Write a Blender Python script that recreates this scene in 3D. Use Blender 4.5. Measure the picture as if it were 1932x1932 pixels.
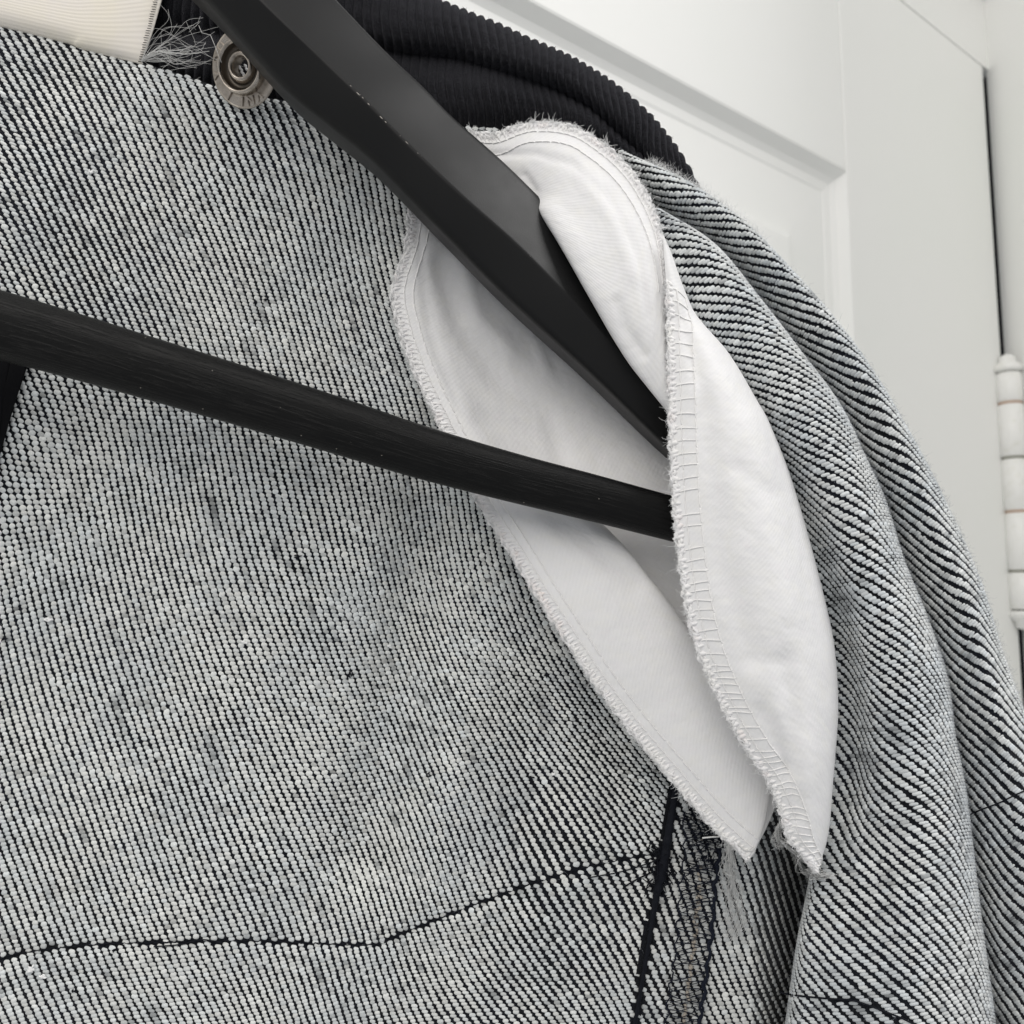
import bpy, math, random
import numpy as np
from mathutils import Vector, Matrix, Euler

random.seed(7)
rng = np.random.default_rng(11)
R = math.radians
for o in list(bpy.data.objects):
    bpy.data.objects.remove(o)

# ------------------------------------------------------------------ camera
sc = bpy.context.scene
K = 0.0001035            # metres per design unit (one 1932nd of the view at the jacket)
FOC = 1600.0             # focal length in the same units
CAMZ = 1.70
PITCH = R(6.2)
cd = bpy.data.cameras.new('camera')
cam = bpy.data.objects.new('camera', cd)
sc.collection.objects.link(cam)
cam.location = (0, 0, CAMZ)
cam.rotation_euler = (R(90) + PITCH, 0, 0)
cd.sensor_width = 36
cd.lens = 36 * FOC / 1932
cd.clip_start = 0.005
cd.clip_end = 50
cd.dof.use_dof = True
cd.dof.focus_distance = 1560 * K
cd.dof.aperture_fstop = 29
sc.camera = cam

# ------------------------------------------------------------------ room light
w = bpy.data.worlds.new('World')
sc.world = w
w.use_nodes = True
bg = w.node_tree.nodes['Background']
bg.inputs[0].default_value = (0.93, 0.96, 1.0, 1)
bg.inputs[1].default_value = 0.40


def area(name, loc, target, size, energy, col):
    ld = bpy.data.lights.new(name, 'AREA')
    ld.shape = 'RECTANGLE'
    ld.size, ld.size_y = size
    ld.energy = energy
    ld.color = col
    o = bpy.data.objects.new(name, ld)
    sc.collection.objects.link(o)
    o.location = loc
    o.rotation_euler = (Vector(target) - Vector(loc)).to_track_quat('-Z', 'Y').to_euler()
    return o


TGT = (0.02, 0.17, CAMZ + 0.02)
area('window_light', (1.05, -0.25, CAMZ + 1.0), TGT, (0.6, 0.6), 10, (1.0, 0.985, 0.97))
area('front_fill_light', (-0.22, -0.75, CAMZ + 0.62), TGT, (1.1, 0.9), 8.6, (1.0, 0.96, 0.905))  # added warm fill from the front left, stands for no real lamp
sc.view_settings.view_transform = 'Standard'
sc.view_settings.look = 'None'
sc.view_settings.exposure = 0.0
sc.view_settings.gamma = 1.0
sc.render.engine = 'CYCLES'
sc.cycles.use_denoising = True
sc.cycles.max_bounces = 8
sc.cycles.diffuse_bounces = 5

# ------------------------------------------------------------------ helpers
cp, sp = math.cos(PITCH), math.sin(PITCH)
AX = np.array([1.0, 0, 0])
AU = np.array([0, -sp, cp])
AF = np.array([0, cp, sp])
CAM = np.array([0, 0, CAMZ])


def W(a):
    """(u, v, distance) design coordinates of the jacket -> world metres."""
    a = np.asarray(a, float)
    u, v, z = a[..., 0], a[..., 1], a[..., 2]
    x = (u - 966) / FOC * z
    y = -(v - 966) / FOC * z
    return CAM + K * (x[..., None] * AX + y[..., None] * AU + z[..., None] * AF)


def cr(a, n, axis=0):
    """Catmull-Rom resampling of control points to n samples per span."""
    a = np.moveaxis(np.asarray(a, float), axis, 0)
    m = len(a)
    p = np.concatenate([[2 * a[0] - a[1]], a, [2 * a[-1] - a[-2]]])
    out = []
    for i in range(m - 1):
        p0, p1, p2, p3 = p[i:i + 4]
        for k in range(n):
            t = k / n
            out.append(0.5 * (2 * p1 + (p2 - p0) * t + (2 * p0 - 5 * p1 + 4 * p2 - p3) * t * t
                              + (3 * p1 - p0 - 3 * p2 + p3) * t ** 3))
    out.append(a[-1])
    return np.moveaxis(np.array(out), 0, axis)


def mk(name, verts, loops, counts, mat, parent=None, smooth=True, kind=None, col=None, uv=None):
    """One mesh object out of flat numpy arrays."""
    me = bpy.data.meshes.new(name)
    verts = np.asarray(verts, np.float32).reshape(-1, 3)
    loops = np.asarray(loops, np.int32).ravel()
    counts = np.asarray(counts, np.int32)
    me.vertices.add(len(verts))
    me.vertices.foreach_set('co', verts.ravel())
    me.loops.add(len(loops))
    me.loops.foreach_set('vertex_index', loops)
    me.polygons.add(len(counts))
    st = np.concatenate([[0], np.cumsum(counts)[:-1]]).astype(np.int32)
    me.polygons.foreach_set('loop_start', st)
    me.polygons.foreach_set('use_smooth', np.full(len(counts), smooth))
    me.update(calc_edges=True)
    if col is not None:
        a = me.color_attributes.new('tint', 'FLOAT_COLOR', 'POINT')
        a.data.foreach_set('color', np.asarray(col, np.float32).ravel())
    if uv is not None:
        l = me.uv_layers.new(name='UVMap')
        l.data.foreach_set('uv', np.asarray(uv, np.float32)[loops].ravel())
    me.materials.append(mat)
    o = bpy.data.objects.new(name, me)
    sc.collection.objects.link(o)
    if parent is not None:
        o.parent = parent
    if kind:
        o['kind'] = kind
    return o


def grid_faces(r, c, mask=None):
    i = np.arange(r * c).reshape(r, c)
    q = np.stack([i[:-1, :-1], i[:-1, 1:], i[1:, 1:], i[1:, :-1]], -1).reshape(-1, 4)
    if mask is not None:
        q = q[mask.ravel()]
    return q


def grid_obj(name, P, mat, parent, uv=None, thick=0, mask=None):
    r, c = P.shape[:2]
    q = grid_faces(r, c, mask)
    o = mk(name, P, q, np.full(len(q), 4), mat, parent, uv=None if uv is None else uv.reshape(-1, 2))
    if thick:
        m = o.modifiers.new('thickness', 'SOLIDIFY')
        m.thickness = thick
        m.offset = 0
    return o


def normals(P):
    du = np.gradient(P, axis=1)
    dv = np.gradient(P, axis=0)
    n = np.cross(dv, du)
    n /= np.linalg.norm(n, axis=-1, keepdims=True) + 1e-15
    # overall orientation: towards the camera in the middle of the sheet
    s = np.sum(n * (P - CAM), -1).sum()
    return -n if s > 0 else n


class Acc:
    """Collects tubes and other pieces to be joined into one mesh."""

    def __init__(self):
        self.v, self.l, self.c, self.n, self.t = [], [], [], 0, []

    def add(self, v, faces, tint=None):
        v = np.asarray(v).reshape(-1, 3)
        for f in faces:
            f = np.asarray(f)
            if len(f):
                self.l.append((f + self.n).ravel())
                self.c.append(np.full(len(f), f.shape[1]))
        self.v.append(v)
        if tint is None:
            tint = np.ones((len(v), 4))
        self.t.append(tint)
        self.n += len(v)

    def tubes(self, pts, rad, sides=5, tint=None):
        """pts (N,k,3); rad scalar or (N,k)."""
        pts = np.asarray(pts, float)
        if pts.ndim == 2:
            pts = pts[None]
        N, k = pts.shape[:2]
        rad = np.broadcast_to(np.asarray(rad, float), (N, k))
        d = np.gradient(pts, axis=1)
        d /= np.linalg.norm(d, axis=-1, keepdims=True) + 1e-15
        ref = np.broadcast_to(AF + 0.03, d.shape)
        a = np.cross(d, ref)
        a /= np.linalg.norm(a, axis=-1, keepdims=True) + 1e-9
        b = np.cross(d, a)
        th = np.arange(sides) / sides * 2 * np.pi
        v = pts[:, :, None] + rad[:, :, None, None] * (a[:, :, None] * np.cos(th)[:, None] + b[:, :, None] * np.sin(th)[:, None])
        idx = np.arange(N * k * sides).reshape(N, k, sides)
        j = np.roll(idx, -1, axis=2)
        q = np.stack([idx[:, :-1], j[:, :-1], j[:, 1:], idx[:, 1:]], -1).reshape(-1, 4)
        t = None
        if tint is not None:
            t = np.ones((N, k, sides, 4))
            t[..., :3] = np.asarray(tint)[:, None, None]
            t = t.reshape(-1, 4)
        self.add(v, [q], t)

    def build(self, name, mat, parent=None, kind=None, smooth=True):
        return mk(name, np.concatenate(self.v), np.concatenate(self.l), np.concatenate(self.c), mat,
                  parent, smooth, kind, np.concatenate(self.t))


def fibres(acc, p0, d0, length, rad, curl=0.5, k=5, sides=3, tint=None):
    """Curly fibres; p0,d0 (N,3), length (N,) in metres."""
    N = len(p0)
    pts = np.zeros((N, k, 3))
    pts[:, 0] = p0
    d = d0 / (np.linalg.norm(d0, axis=1, keepdims=True) + 1e-12)
    turn = rng.normal(size=(N, 3)) * curl
    for i in range(1, k):
        d = d + turn * (1.4 / k) + rng.normal(size=(N, 3)) * curl * 0.45
        d /= np.linalg.norm(d, axis=1, keepdims=True) + 1e-12
        pts[:, i] = pts[:, i - 1] + d * (length / (k - 1))[:, None]
    r = np.asarray(rad) * np.linspace(1, 0.45, k)[None] * np.ones((N, 1))
    acc.tubes(pts, r, sides, tint)


# ------------------------------------------------------------------ materials
def mat(name, base=(0.5, 0.5, 0.5), rough=0.6, metal=0.0, spec=0.5, sheen=0.0, coat=0.0):
    m = bpy.data.materials.new(name)
    m.use_nodes = True
    b = m.node_tree.nodes['Principled BSDF']
    b.inputs['Base Color'].default_value = (*base, 1)
    b.inputs['Roughness'].default_value = rough
    b.inputs['Metallic'].default_value = metal
    b.inputs['Specular IOR Level'].default_value = spec
    b.inputs['Sheen Weight'].default_value = sheen
    b.inputs['Coat Weight'].default_value = coat
    return m, m.node_tree, b


def N(t, typ, **kw):
    n = t.nodes.new(typ)
    for k, v in kw.items():
        setattr(n, k, v)
    return n


def noise(t, scale, detail=3, rough=0.5, vec=None, dist=0.0):
    n = N(t, 'ShaderNodeTexNoise')
    n.inputs['Scale'].default_value = scale
    n.inputs['Detail'].default_value = detail
    n.inputs['Roughness'].default_value = rough
    n.inputs['Distortion'].default_value = dist
    if vec is not None:
        t.links.new(vec, n.inputs['Vector'])
    return n


def ramp(t, inp, stops):
    r = N(t, 'ShaderNodeValToRGB')
    e = r.color_ramp.elements
    while len(e) < len(stops):
        e.new(0.5)
    for x, (p, c) in zip(e, stops):
        x.position = p
        x.color = (*c, 1) if len(c) == 3 else c
    t.links.new(inp, r.inputs['Fac'])
    return r


def bump(t, b, h, strength, dist):
    n = N(t, 'ShaderNodeBump')
    n.inputs['Strength'].default_value = strength
    n.inputs['Distance'].default_value = dist
    t.links.new(h, n.inputs['Height'])
    t.links.new(n.outputs[0], b.inputs['Normal'])
    return n


def objcoord(t, sx=1, sy=1, sz=1, uv=False):
    c = N(t, 'ShaderNodeTexCoord')
    m = N(t, 'ShaderNodeMapping')
    m.inputs['Scale'].default_value = (sx, sy, sz)
    t.links.new(c.outputs['UV' if uv else 'Object'], m.inputs['Vector'])
    return m.outputs[0]


def mul(t, a, b_, fac=1.0, mode='MULTIPLY'):
    x = N(t, 'ShaderNodeMix', data_type='RGBA', blend_type=mode)
    x.inputs['Factor'].default_value = fac
    t.links.new(a, x.inputs['A'])
    t.links.new(b_, x.inputs['B'])
    return x.outputs['Result']


# white weft yarn: colour of each float comes with the yarn itself
m_weft, t, b = mat('weft_yarn', rough=0.9, spec=0.15, sheen=0.15)
at = N(t, 'ShaderNodeVertexColor', layer_name='tint')
oc = objcoord(t)
n1 = noise(t, 9000, 2, 0.6, oc)
r1 = ramp(t, n1.outputs['Fac'], [(0.3, (0.72, 0.73, 0.75)), (0.6, (1, 1, 1))])
t.links.new(mul(t, at.outputs['Color'], r1.outputs[0]), b.inputs['Base Color'])
bump(t, b, n1.outputs['Fac'], 0.5, 0.00012)

# indigo-black warp ground behind the floats
m_warp, t, b = mat('warp_yarn', rough=0.95, spec=0.1, sheen=0.1)
oc = objcoord(t)
n1 = noise(t, 3500, 3, 0.7, oc)
n2 = noise(t, 60, 3, 0.6, oc)
r1 = ramp(t, n1.outputs['Fac'], [(0.35, (0.0025, 0.003, 0.004)), (0.6, (0.009, 0.010, 0.013)), (0.78, (0.055, 0.056, 0.060))])
r2 = ramp(t, n2.outputs['Fac'], [(0.35, (0.7, 0.75, 0.8)), (0.7, (1.2, 1.3, 1.7))])
t.links.new(mul(t, r1.outputs[0], r2.outputs[0]), b.inputs['Base Color'])
bump(t, b, n1.outputs['Fac'], 1.0, 0.0003)

m_thread, t, b = mat('navy_thread', (0.003, 0.004, 0.008), 0.8, spec=0.25)
m_fluff, t, b = mat('white_fluff', (0.88, 0.88, 0.88), 0.95, spec=0.1)
m_greyfluff, t, b = mat('grey_fluff', (0.36, 0.38, 0.42), 0.95, spec=0.1)
m_tuft, t, b = mat('grey_tuft', (0.66, 0.66, 0.65), 0.9, spec=0.1)
m_darkfluff, t, b = mat('dark_fluff', (0.03, 0.03, 0.033), 0.95, spec=0.1)
m_sew, t, b = mat('white_sewing_thread', (0.86, 0.85, 0.84), 0.7, spec=0.3)

# white satin-like pocketing cloth
m_lin, t, b = mat('white_lining', (0.83, 0.825, 0.825), 0.55, spec=0.25, sheen=0.05)
uv = objcoord(t, 1, 1, 1, uv=True)
wv = N(t, 'ShaderNodeTexWave', wave_type='BANDS', bands_direction='DIAGONAL')
wv.inputs['Scale'].default_value = 0.075
wv.inputs['Distortion'].default_value = 1.0
wv.inputs['Detail'].default_value = 1
wv.inputs['Detail Scale'].default_value = 0.5
t.links.new(uv, wv.inputs['Vector'])
n2 = noise(t, 0.35, 2, 0.6, uv)
ad = N(t, 'ShaderNodeMath', operation='ADD')
t.links.new(wv.outputs['Fac'], ad.inputs[0])
t.links.new(n2.outputs['Fac'], ad.inputs[1])
bm = bump(t, b, ad.outputs[0], 0.22, 0.00007)
n3 = noise(t, 0.012, 3, 0.6, uv)
bm2 = N(t, 'ShaderNodeBump')
bm2.inputs['Strength'].default_value = 0.45
bm2.inputs['Distance'].default_value = 0.0012
t.links.new(n3.outputs['Fac'], bm2.inputs['Height'])
t.links.new(bm2.outputs[0], bm.inputs['Normal'])
n4 = noise(t, 0.03, 4, 0.7, uv)
r4 = ramp(t, n4.outputs['Fac'], [(0.3, (0.83, 0.82, 0.80)), (0.55, (0.82, 0.815, 0.82)), (0.8, (0.83, 0.80, 0.805))])
t.links.new(r4.outputs[0], b.inputs['Base Color'])

# black painted wood
m_wood, t, b = mat('black_painted_wood', (0.003, 0.003, 0.003), 0.42, spec=0.2)
oc = objcoord(t, 1, 1, 1, uv=True)
mp = N(t, 'ShaderNodeMapping')
mp.inputs['Scale'].default_value = (0.012, 0.35, 1)
t.links.new(oc, mp.inputs['Vector'])
n1 = noise(t, 1.0, 5, 0.65, mp.outputs[0])
r1 = ramp(t, n1.outputs['Fac'], [(0.3, (0, 0, 0)), (0.48, (0.85, 0.85, 0.85)), (0.7, (1, 1, 1))])
n2 = noise(t, 0.25, 3, 0.6, oc)
ad = N(t, 'ShaderNodeMath', operation='MULTIPLY_ADD')
t.links.new(n2.outputs['Fac'], ad.inputs[0])
ad.inputs[1].default_value = 0.35
t.links.new(r1.outputs[0], ad.inputs[2])
bump(t, b, ad.outputs[0], 0.45, 0.0002)
rr = ramp(t, n2.outputs['Fac'], [(0.3, (0.36, 0.36, 0.36)), (0.7, (0.5, 0.5, 0.5))])
t.links.new(rr.outputs[0], b.inputs['Roughness'])

m_satin, t, b = mat('black_satin_paint', (0.0025, 0.0024, 0.0025), 0.42, spec=0.34, coat=0.0)
b.inputs['Coat Roughness'].default_value = 0.45
oc = objcoord(t)
n1 = noise(t, 5000, 2, 0.6, oc)
n2 = noise(t, 90, 3, 0.6, oc)
bump(t, b, n1.outputs['Fac'], 0.12, 0.0001)
rr = ramp(t, n2.outputs['Fac'], [(0.3, (0.40, 0.40, 0.40)), (0.7, (0.47, 0.47, 0.47))])
t.links.new(rr.outputs[0], b.inputs['Roughness'])
m_chip, t, b = mat('chipped_paint', (0.42, 0.39, 0.35), 0.7)

# corduroy
m_cord, t, b = mat('black_corduroy', (0.012, 0.012, 0.014), 0.95, spec=0.05, sheen=0.22)
b.inputs['Sheen Roughness'].default_value = 0.5
b.inputs['Sheen Tint'].default_value = (0.55, 0.55, 0.62, 1)
oc = objcoord(t)
n1 = noise(t, 2600, 4, 0.75, oc)
r1 = ramp(t, n1.outputs['Fac'], [(0.35, (0.004, 0.004, 0.005)), (0.6, (0.012, 0.012, 0.014)), (0.85, (0.045, 0.045, 0.052))])
t.links.new(r1.outputs[0], b.inputs['Base Color'])
bump(t, b, n1.outputs['Fac'], 1.0, 0.0004)

# cream woven label
m_label, t, b = mat('cream_label', (0.78, 0.72, 0.62), 0.75, spec=0.2)
uv = objcoord(t, 1, 1, 1, uv=True)
wv = N(t, 'ShaderNodeTexWave', wave_type='BANDS', bands_direction='Y')
wv.inputs['Scale'].default_value = 0.046
wv.inputs['Distortion'].default_value = 0.12
wv.inputs['Detail'].default_value = 2
wv.inputs['Detail Scale'].default_value = 0.3
t.links.new(uv, wv.inputs['Vector'])
n1 = noise(t, 0.4, 3, 0.7, uv)
n2 = noise(t, 0.012, 3, 0.6, uv)
r2 = ramp(t, n2.outputs['Fac'], [(0.35, (0.80, 0.75, 0.65)), (0.65, (0.79, 0.745, 0.69))])
r1 = ramp(t, wv.outputs['Fac'], [(0.0, (0.93, 0.93, 0.93)), (1.0, (1, 1, 1))])
t.links.new(mul(t, r2.outputs[0], r1.outputs[0]), b.inputs['Base Color'])
ad = N(t, 'ShaderNodeMath', operation='ADD')
t.links.new(wv.outputs['Fac'], ad.inputs[0])
t.links.new(n1.outputs['Fac'], ad.inputs[1])
bump(t, b, ad.outputs[0], 0.22, 0.00010)

# aged brass
m_brass, t, b = mat('aged_brass', (0.42, 0.38, 0.34), 0.33, metal=1.0)
oc = objcoord(t)
n1 = noise(t, 420, 4, 0.6, oc)
r1 = ramp(t, n1.outputs['Fac'], [(0.25, (0.20, 0.18, 0.155)), (0.5, (0.44, 0.39, 0.34)), (0.8, (0.60, 0.55, 0.49))])
t.links.new(r1.outputs[0], b.inputs['Base Color'])
rr = ramp(t, n1.outputs['Fac'], [(0.3, (0.42, 0.42, 0.42)), (0.7, (0.2, 0.2, 0.2))])
t.links.new(rr.outputs[0], b.inputs['Roughness'])
bump(t, b, n1.outputs['Fac'], 0.15, 0.0001)
m_tape_gap, t, b = mat('black_tape_and_gap_dark', (0.006, 0.006, 0.007), 0.9, spec=0.1)

# old white paint
m_paint, t, b = mat('white_door_paint', (0.80, 0.80, 0.775), 0.6, spec=0.25)
oc = objcoord(t)
n1 = noise(t, 9, 4, 0.6, oc)
r1 = ramp(t, n1.outputs['Fac'], [(0.35, (0.86, 0.868, 0.845)), (0.65, (0.875, 0.875, 0.86))])
t.links.new(r1.outputs[0], b.inputs['Base Color'])
n2 = noise(t, 130, 3, 0.5, oc)
bump(t, b, n2.outputs['Fac'], 0.12, 0.0008)
m_hinge, t, b = mat('painted_hinge', (0.8, 0.8, 0.78), 0.4, spec=0.4)
oc = objcoord(t)
n1 = noise(t, 160, 4, 0.7, oc)
r1 = ramp(t, n1.outputs['Fac'], [(0.25, (0.42, 0.42, 0.34)), (0.34, (0.80, 0.80, 0.76)), (0.5, (0.85, 0.85, 0.83))])
t.links.new(r1.outputs[0], b.inputs['Base Color'])
bump(t, b, n1.outputs['Fac'], 0.4, 0.0008)
m_rust, t, b = mat('worn_hinge_joint', (0.50, 0.36, 0.28), 0.7)
m_grime, t, b = mat('grimy_hinge_joint', (0.28, 0.28, 0.24), 0.7)

# ------------------------------------------------------------------ door, frame (setting behind)
PSI = math.atan(0.75)
D0 = 2600.0
dd = np.array([math.cos(PSI), math.sin(PSI), 0.0])           # along the door, receding
dn = np.array([math.sin(PSI), -math.cos(PSI), 0.0])          # out of the door, to the viewer
P0 = CAM + K * D0 * AF


def on_door(u, v):
    d = (u - 966) / FOC * AX - (v - 966) / FOC * AU + AF
    s = np.dot(P0 - CAM, dn) / np.dot(d, dn)
    p = CAM + s * d
    return float(np.dot(p - P0, dd)), float(p[2])


def DW(s, h, o=0.0):
    return P0 * np.array([1, 1, 0]) + dd * s + dn * o + np.array([0, 0, h])


s_edge, _ = on_door(1872, 400)
_, h_top = on_door(1850, 121)
s_pan, h_pan = on_door(1597, 324)
s_in, h_in = on_door(1457, 424)
s_left = s_edge - 0.76
h_bot = h_top - 1.98
door = bpy.data.objects.new('door', None)
sc.collection.objects.link(door)
door.location = DW(s_edge, h_bot)
door['label'] = 'white painted panelled door hanging behind the jacket, seen at upper right'
door['category'] = 'door'
DI = Matrix.Translation(-Vector(door.location))


def box_faces():
    return [[0, 1, 2, 3], [7, 6, 5, 4], [0, 4, 5, 1], [1, 5, 6, 2], [2, 6, 7, 3], [3, 7, 4, 0]]


def dbox(acc, s0, s1, h0, h1, o0, o1):
    v = [DW(s0, h0, o1), DW(s1, h0, o1), DW(s1, h1, o1), DW(s0, h1, o1),
         DW(s0, h0, o0), DW(s1, h0, o0), DW(s1, h1, o0), DW(s0, h1, o0)]
    acc.add(v, [np.array(box_faces())])


def localise(o):
    """World-space mesh under a parent that stands away from the origin."""
    o.data.transform(Matrix.Translation(-Vector(o.parent.matrix_world.translation if False else o.parent.location)))
    return o


SW = s_edge - s_pan                      # stile width
panels = []
top = h_pan
for ph in (0.62, 0.75):
    panels.append((s_left + SW, s_pan, top - ph, top))
    top -= ph + 0.16
T = 0.036
for nm, (a0, a1, b0, b1) in [('stile', (s_pan, s_edge, h_bot, h_top)), ('stile', (s_left, s_left + SW, h_bot, h_top)),
                             ('rail', (s_left + SW, s_pan, h_pan, h_top)),
                             ('rail', (s_left + SW, s_pan, panels[1][3], panels[0][2])),
                             ('rail', (s_left + SW, s_pan, h_bot, panels[1][2]))]:
    a = Acc()
    dbox(a, a0, a1, b0, b1, -T, 0)
    o = localise(a.build(nm, m_paint, door, smooth=False))
    bv = o.modifiers.new('bevel', 'BEVEL')
    bv.width = 0.0012
    bv.segments = 2
prof = [(0, 0.0), (0.002, -0.0015), (0.006, -0.0045), (0.011, -0.0062), (0.018, -0.0066), (0.021, -0.0072), (0.05, -0.0068),
        (0.076, -0.0063), (0.079, -0.0042), (0.084, -0.0038)]
wd = (h_pan - h_in)
prof = [(x / 0.084 * wd, y) for x, y in prof]
for (a0, a1, b0, b1) in panels:
    rings = [[DW(a0 + x, b0 + x, y), DW(a1 - x, b0 + x, y), DW(a1 - x, b1 - x, y), DW(a0 + x, b1 - x, y)] for x, y in prof]
    v = np.array(rings).reshape(-1, 3)
    f = []
    for i in range(len(prof) - 1):
        for j in range(4):
            f.append([i * 4 + j, i * 4 + (j + 1) % 4, (i + 1) * 4 + (j + 1) % 4, (i + 1) * 4 + j])
    a = Acc()
    a.add(v, [np.array(f)])
    localise(a.build('moulding', m_paint, door, smooth=False))
    x, y = prof[-1]
    a = Acc()
    dbox(a, a0 + x, a1 - x, b0 + x, b1 - x, -T + 0.006, y)
    localise(a.build('field_panel', m_paint, door, smooth=False))

# frame: jamb runs towards the viewer beside the hinge, head above the door
fr = bpy.data.objects.new('door_frame', None)
sc.collection.objects.link(fr)
fr.location = DW(s_edge + 0.01, h_bot)
fr['label'] = 'white painted door frame post beside the hinge at the right edge'
fr['category'] = 'door frame'
BETA = R(84)
jd = np.array([math.cos(BETA), -math.sin(BETA), 0])     # towards the viewer
jn = np.array([math.sin(BETA), math.cos(BETA), 0])      # away, to the right
J0 = DW(s_edge + 0.0060, 0) * np.array([1, 1, 0])


def JB(a, x0, x1, y0, y1, h0, h1):
    v = []
    for y in (y0, y1):
        for (x, h) in ((x0, h0), (x1, h0), (x1, h1), (x0, h1)):
            v.append(J0 + jd * x + jn * y + np.array([0, 0, h]))
    a.add(v, [np.array(box_faces())])


a = Acc()
JB(a, -0.001, 0.30, 0.0, 0.04, h_bot, h_top + 0.045)
localise(a.build('side_jamb', m_paint, fr, smooth=False))
a = Acc()
JB(a, -0.001, 0.30, -0.004, 0.04, h_top + 0.048, h_top + 0.30)
localise(a.build('upper_casing', m_paint, fr, smooth=False))
a = Acc()
dbox(a, s_left - 0.03, s_edge + 0.012, h_top - 0.0004, h_top + 0.35, -0.03, 0.0005)
localise(a.build('head_jamb', m_paint, fr, smooth=False))
a = Acc()
dbox(a, s_left - 0.03, s_edge + 0.30, h_bot, h_top + 0.34, -0.075, -0.06)
localise(a.build('gap_dark_backing', m_tape_gap, fr, smooth=False))  # black sheet added behind the door, stands in for the gap's shade

# hinge
def hinge_pt(v):
    u = 1897 + (v - 680) / (1155 - 680) * 20
    d = (u - 966) / FOC * AX - (v - 966) / FOC * AU + AF
    hp = J0 + jd * 0.0095 + jn * (-0.0065)
    # follow the vertical line through the hinge pin at the height this ray meets
    s = (hp[1] - CAM[1]) / d[1]
    return np.array([hp[0], hp[1], CAM[2] + s * d[2]])


def lathe(acc, axis0, prof_, sides=28):
    th = np.arange(sides) / sides * 2 * np.pi
    v = []
    for h, r in prof_:
        for x in th:
            v.append([axis0[0] + r * math.cos(x), axis0[1] + r * math.sin(x), h])
    f = []
    for i in range(len(prof_) - 1):
        for j in range(sides):
            f.append([i * sides + j, i * sides + (j + 1) % sides, (i + 1) * sides + (j + 1) % sides, (i + 1) * sides + j])
    acc.add(v, [np.array(f)])


hinge = bpy.data.objects.new('hinge', None)
sc.collection.objects.link(hinge)
hinge.parent = door
HT = hinge_pt(705)[2]
HB = hinge_pt(1150)[2]
hx = hinge_pt(900)
hinge.location = Vector((hx[0], hx[1], HB)) - Vector(door.location)
HR = 0.0068


def localise2(o):
    o.data.transform(Matrix.Translation(-(Vector(hinge.location) + Vector(door.location))))


cuts = [hinge_pt(x)[2] for x in (703, 762, 865, 966, 1078, 1152)]
for i in range(5):
    a = Acc()
    h1, h0 = cuts[i], cuts[i + 1]
    e = 0.0007
    lathe(a, hx, [(h0 + e, 0.003), (h0 + e, HR - 0.0008), (h0 + 2.2 * e, HR), (h1 - 2.2 * e, HR), (h1 - e, HR - 0.0008), (h1 - e, 0.003)])
    localise2(a.build('knuckle', m_hinge, hinge))
for i in range(1, 5):
    a = Acc()
    lathe(a, hx, [(cuts[i] - 0.0008, 0.002), (cuts[i] - 0.0008, HR - 0.0007), (cuts[i] + 0.0008, HR - 0.0007), (cuts[i] + 0.0008, 0.002)])
    localise2(a.build('joint_ring', m_rust if i in (1, 3) else m_grime, hinge))
for hh, sg in ((cuts[0], 1), (cuts[5], -1)):
    a = Acc()
    lathe(a, hx, [(hh, 0.003), (hh + sg * 0.0004, HR + 0.0006), (hh + sg * 0.0022, HR + 0.0012), (hh + sg * 0.0045, HR - 0.0004),
                  (hh + sg * 0.006, HR * 0.66), (hh + sg * 0.009, HR * 0.6), (hh + sg * 0.0105, HR * 0.25), (hh + sg * 0.0106, 0.0001)])
    localise2(a.build('tip', m_hinge, hinge))

# ------------------------------------------------------------------ jacket root
jacket = bpy.data.objects.new('denim_jacket', None)
sc.collection.objects.link(jacket)
jacket['label'] = 'inside-out denim jacket with black corduroy collar and white lining, on the black hanger'
jacket['category'] = 'jacket'


def part(o, label=None):
    if label:
        o['label'] = label
    return o


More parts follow.
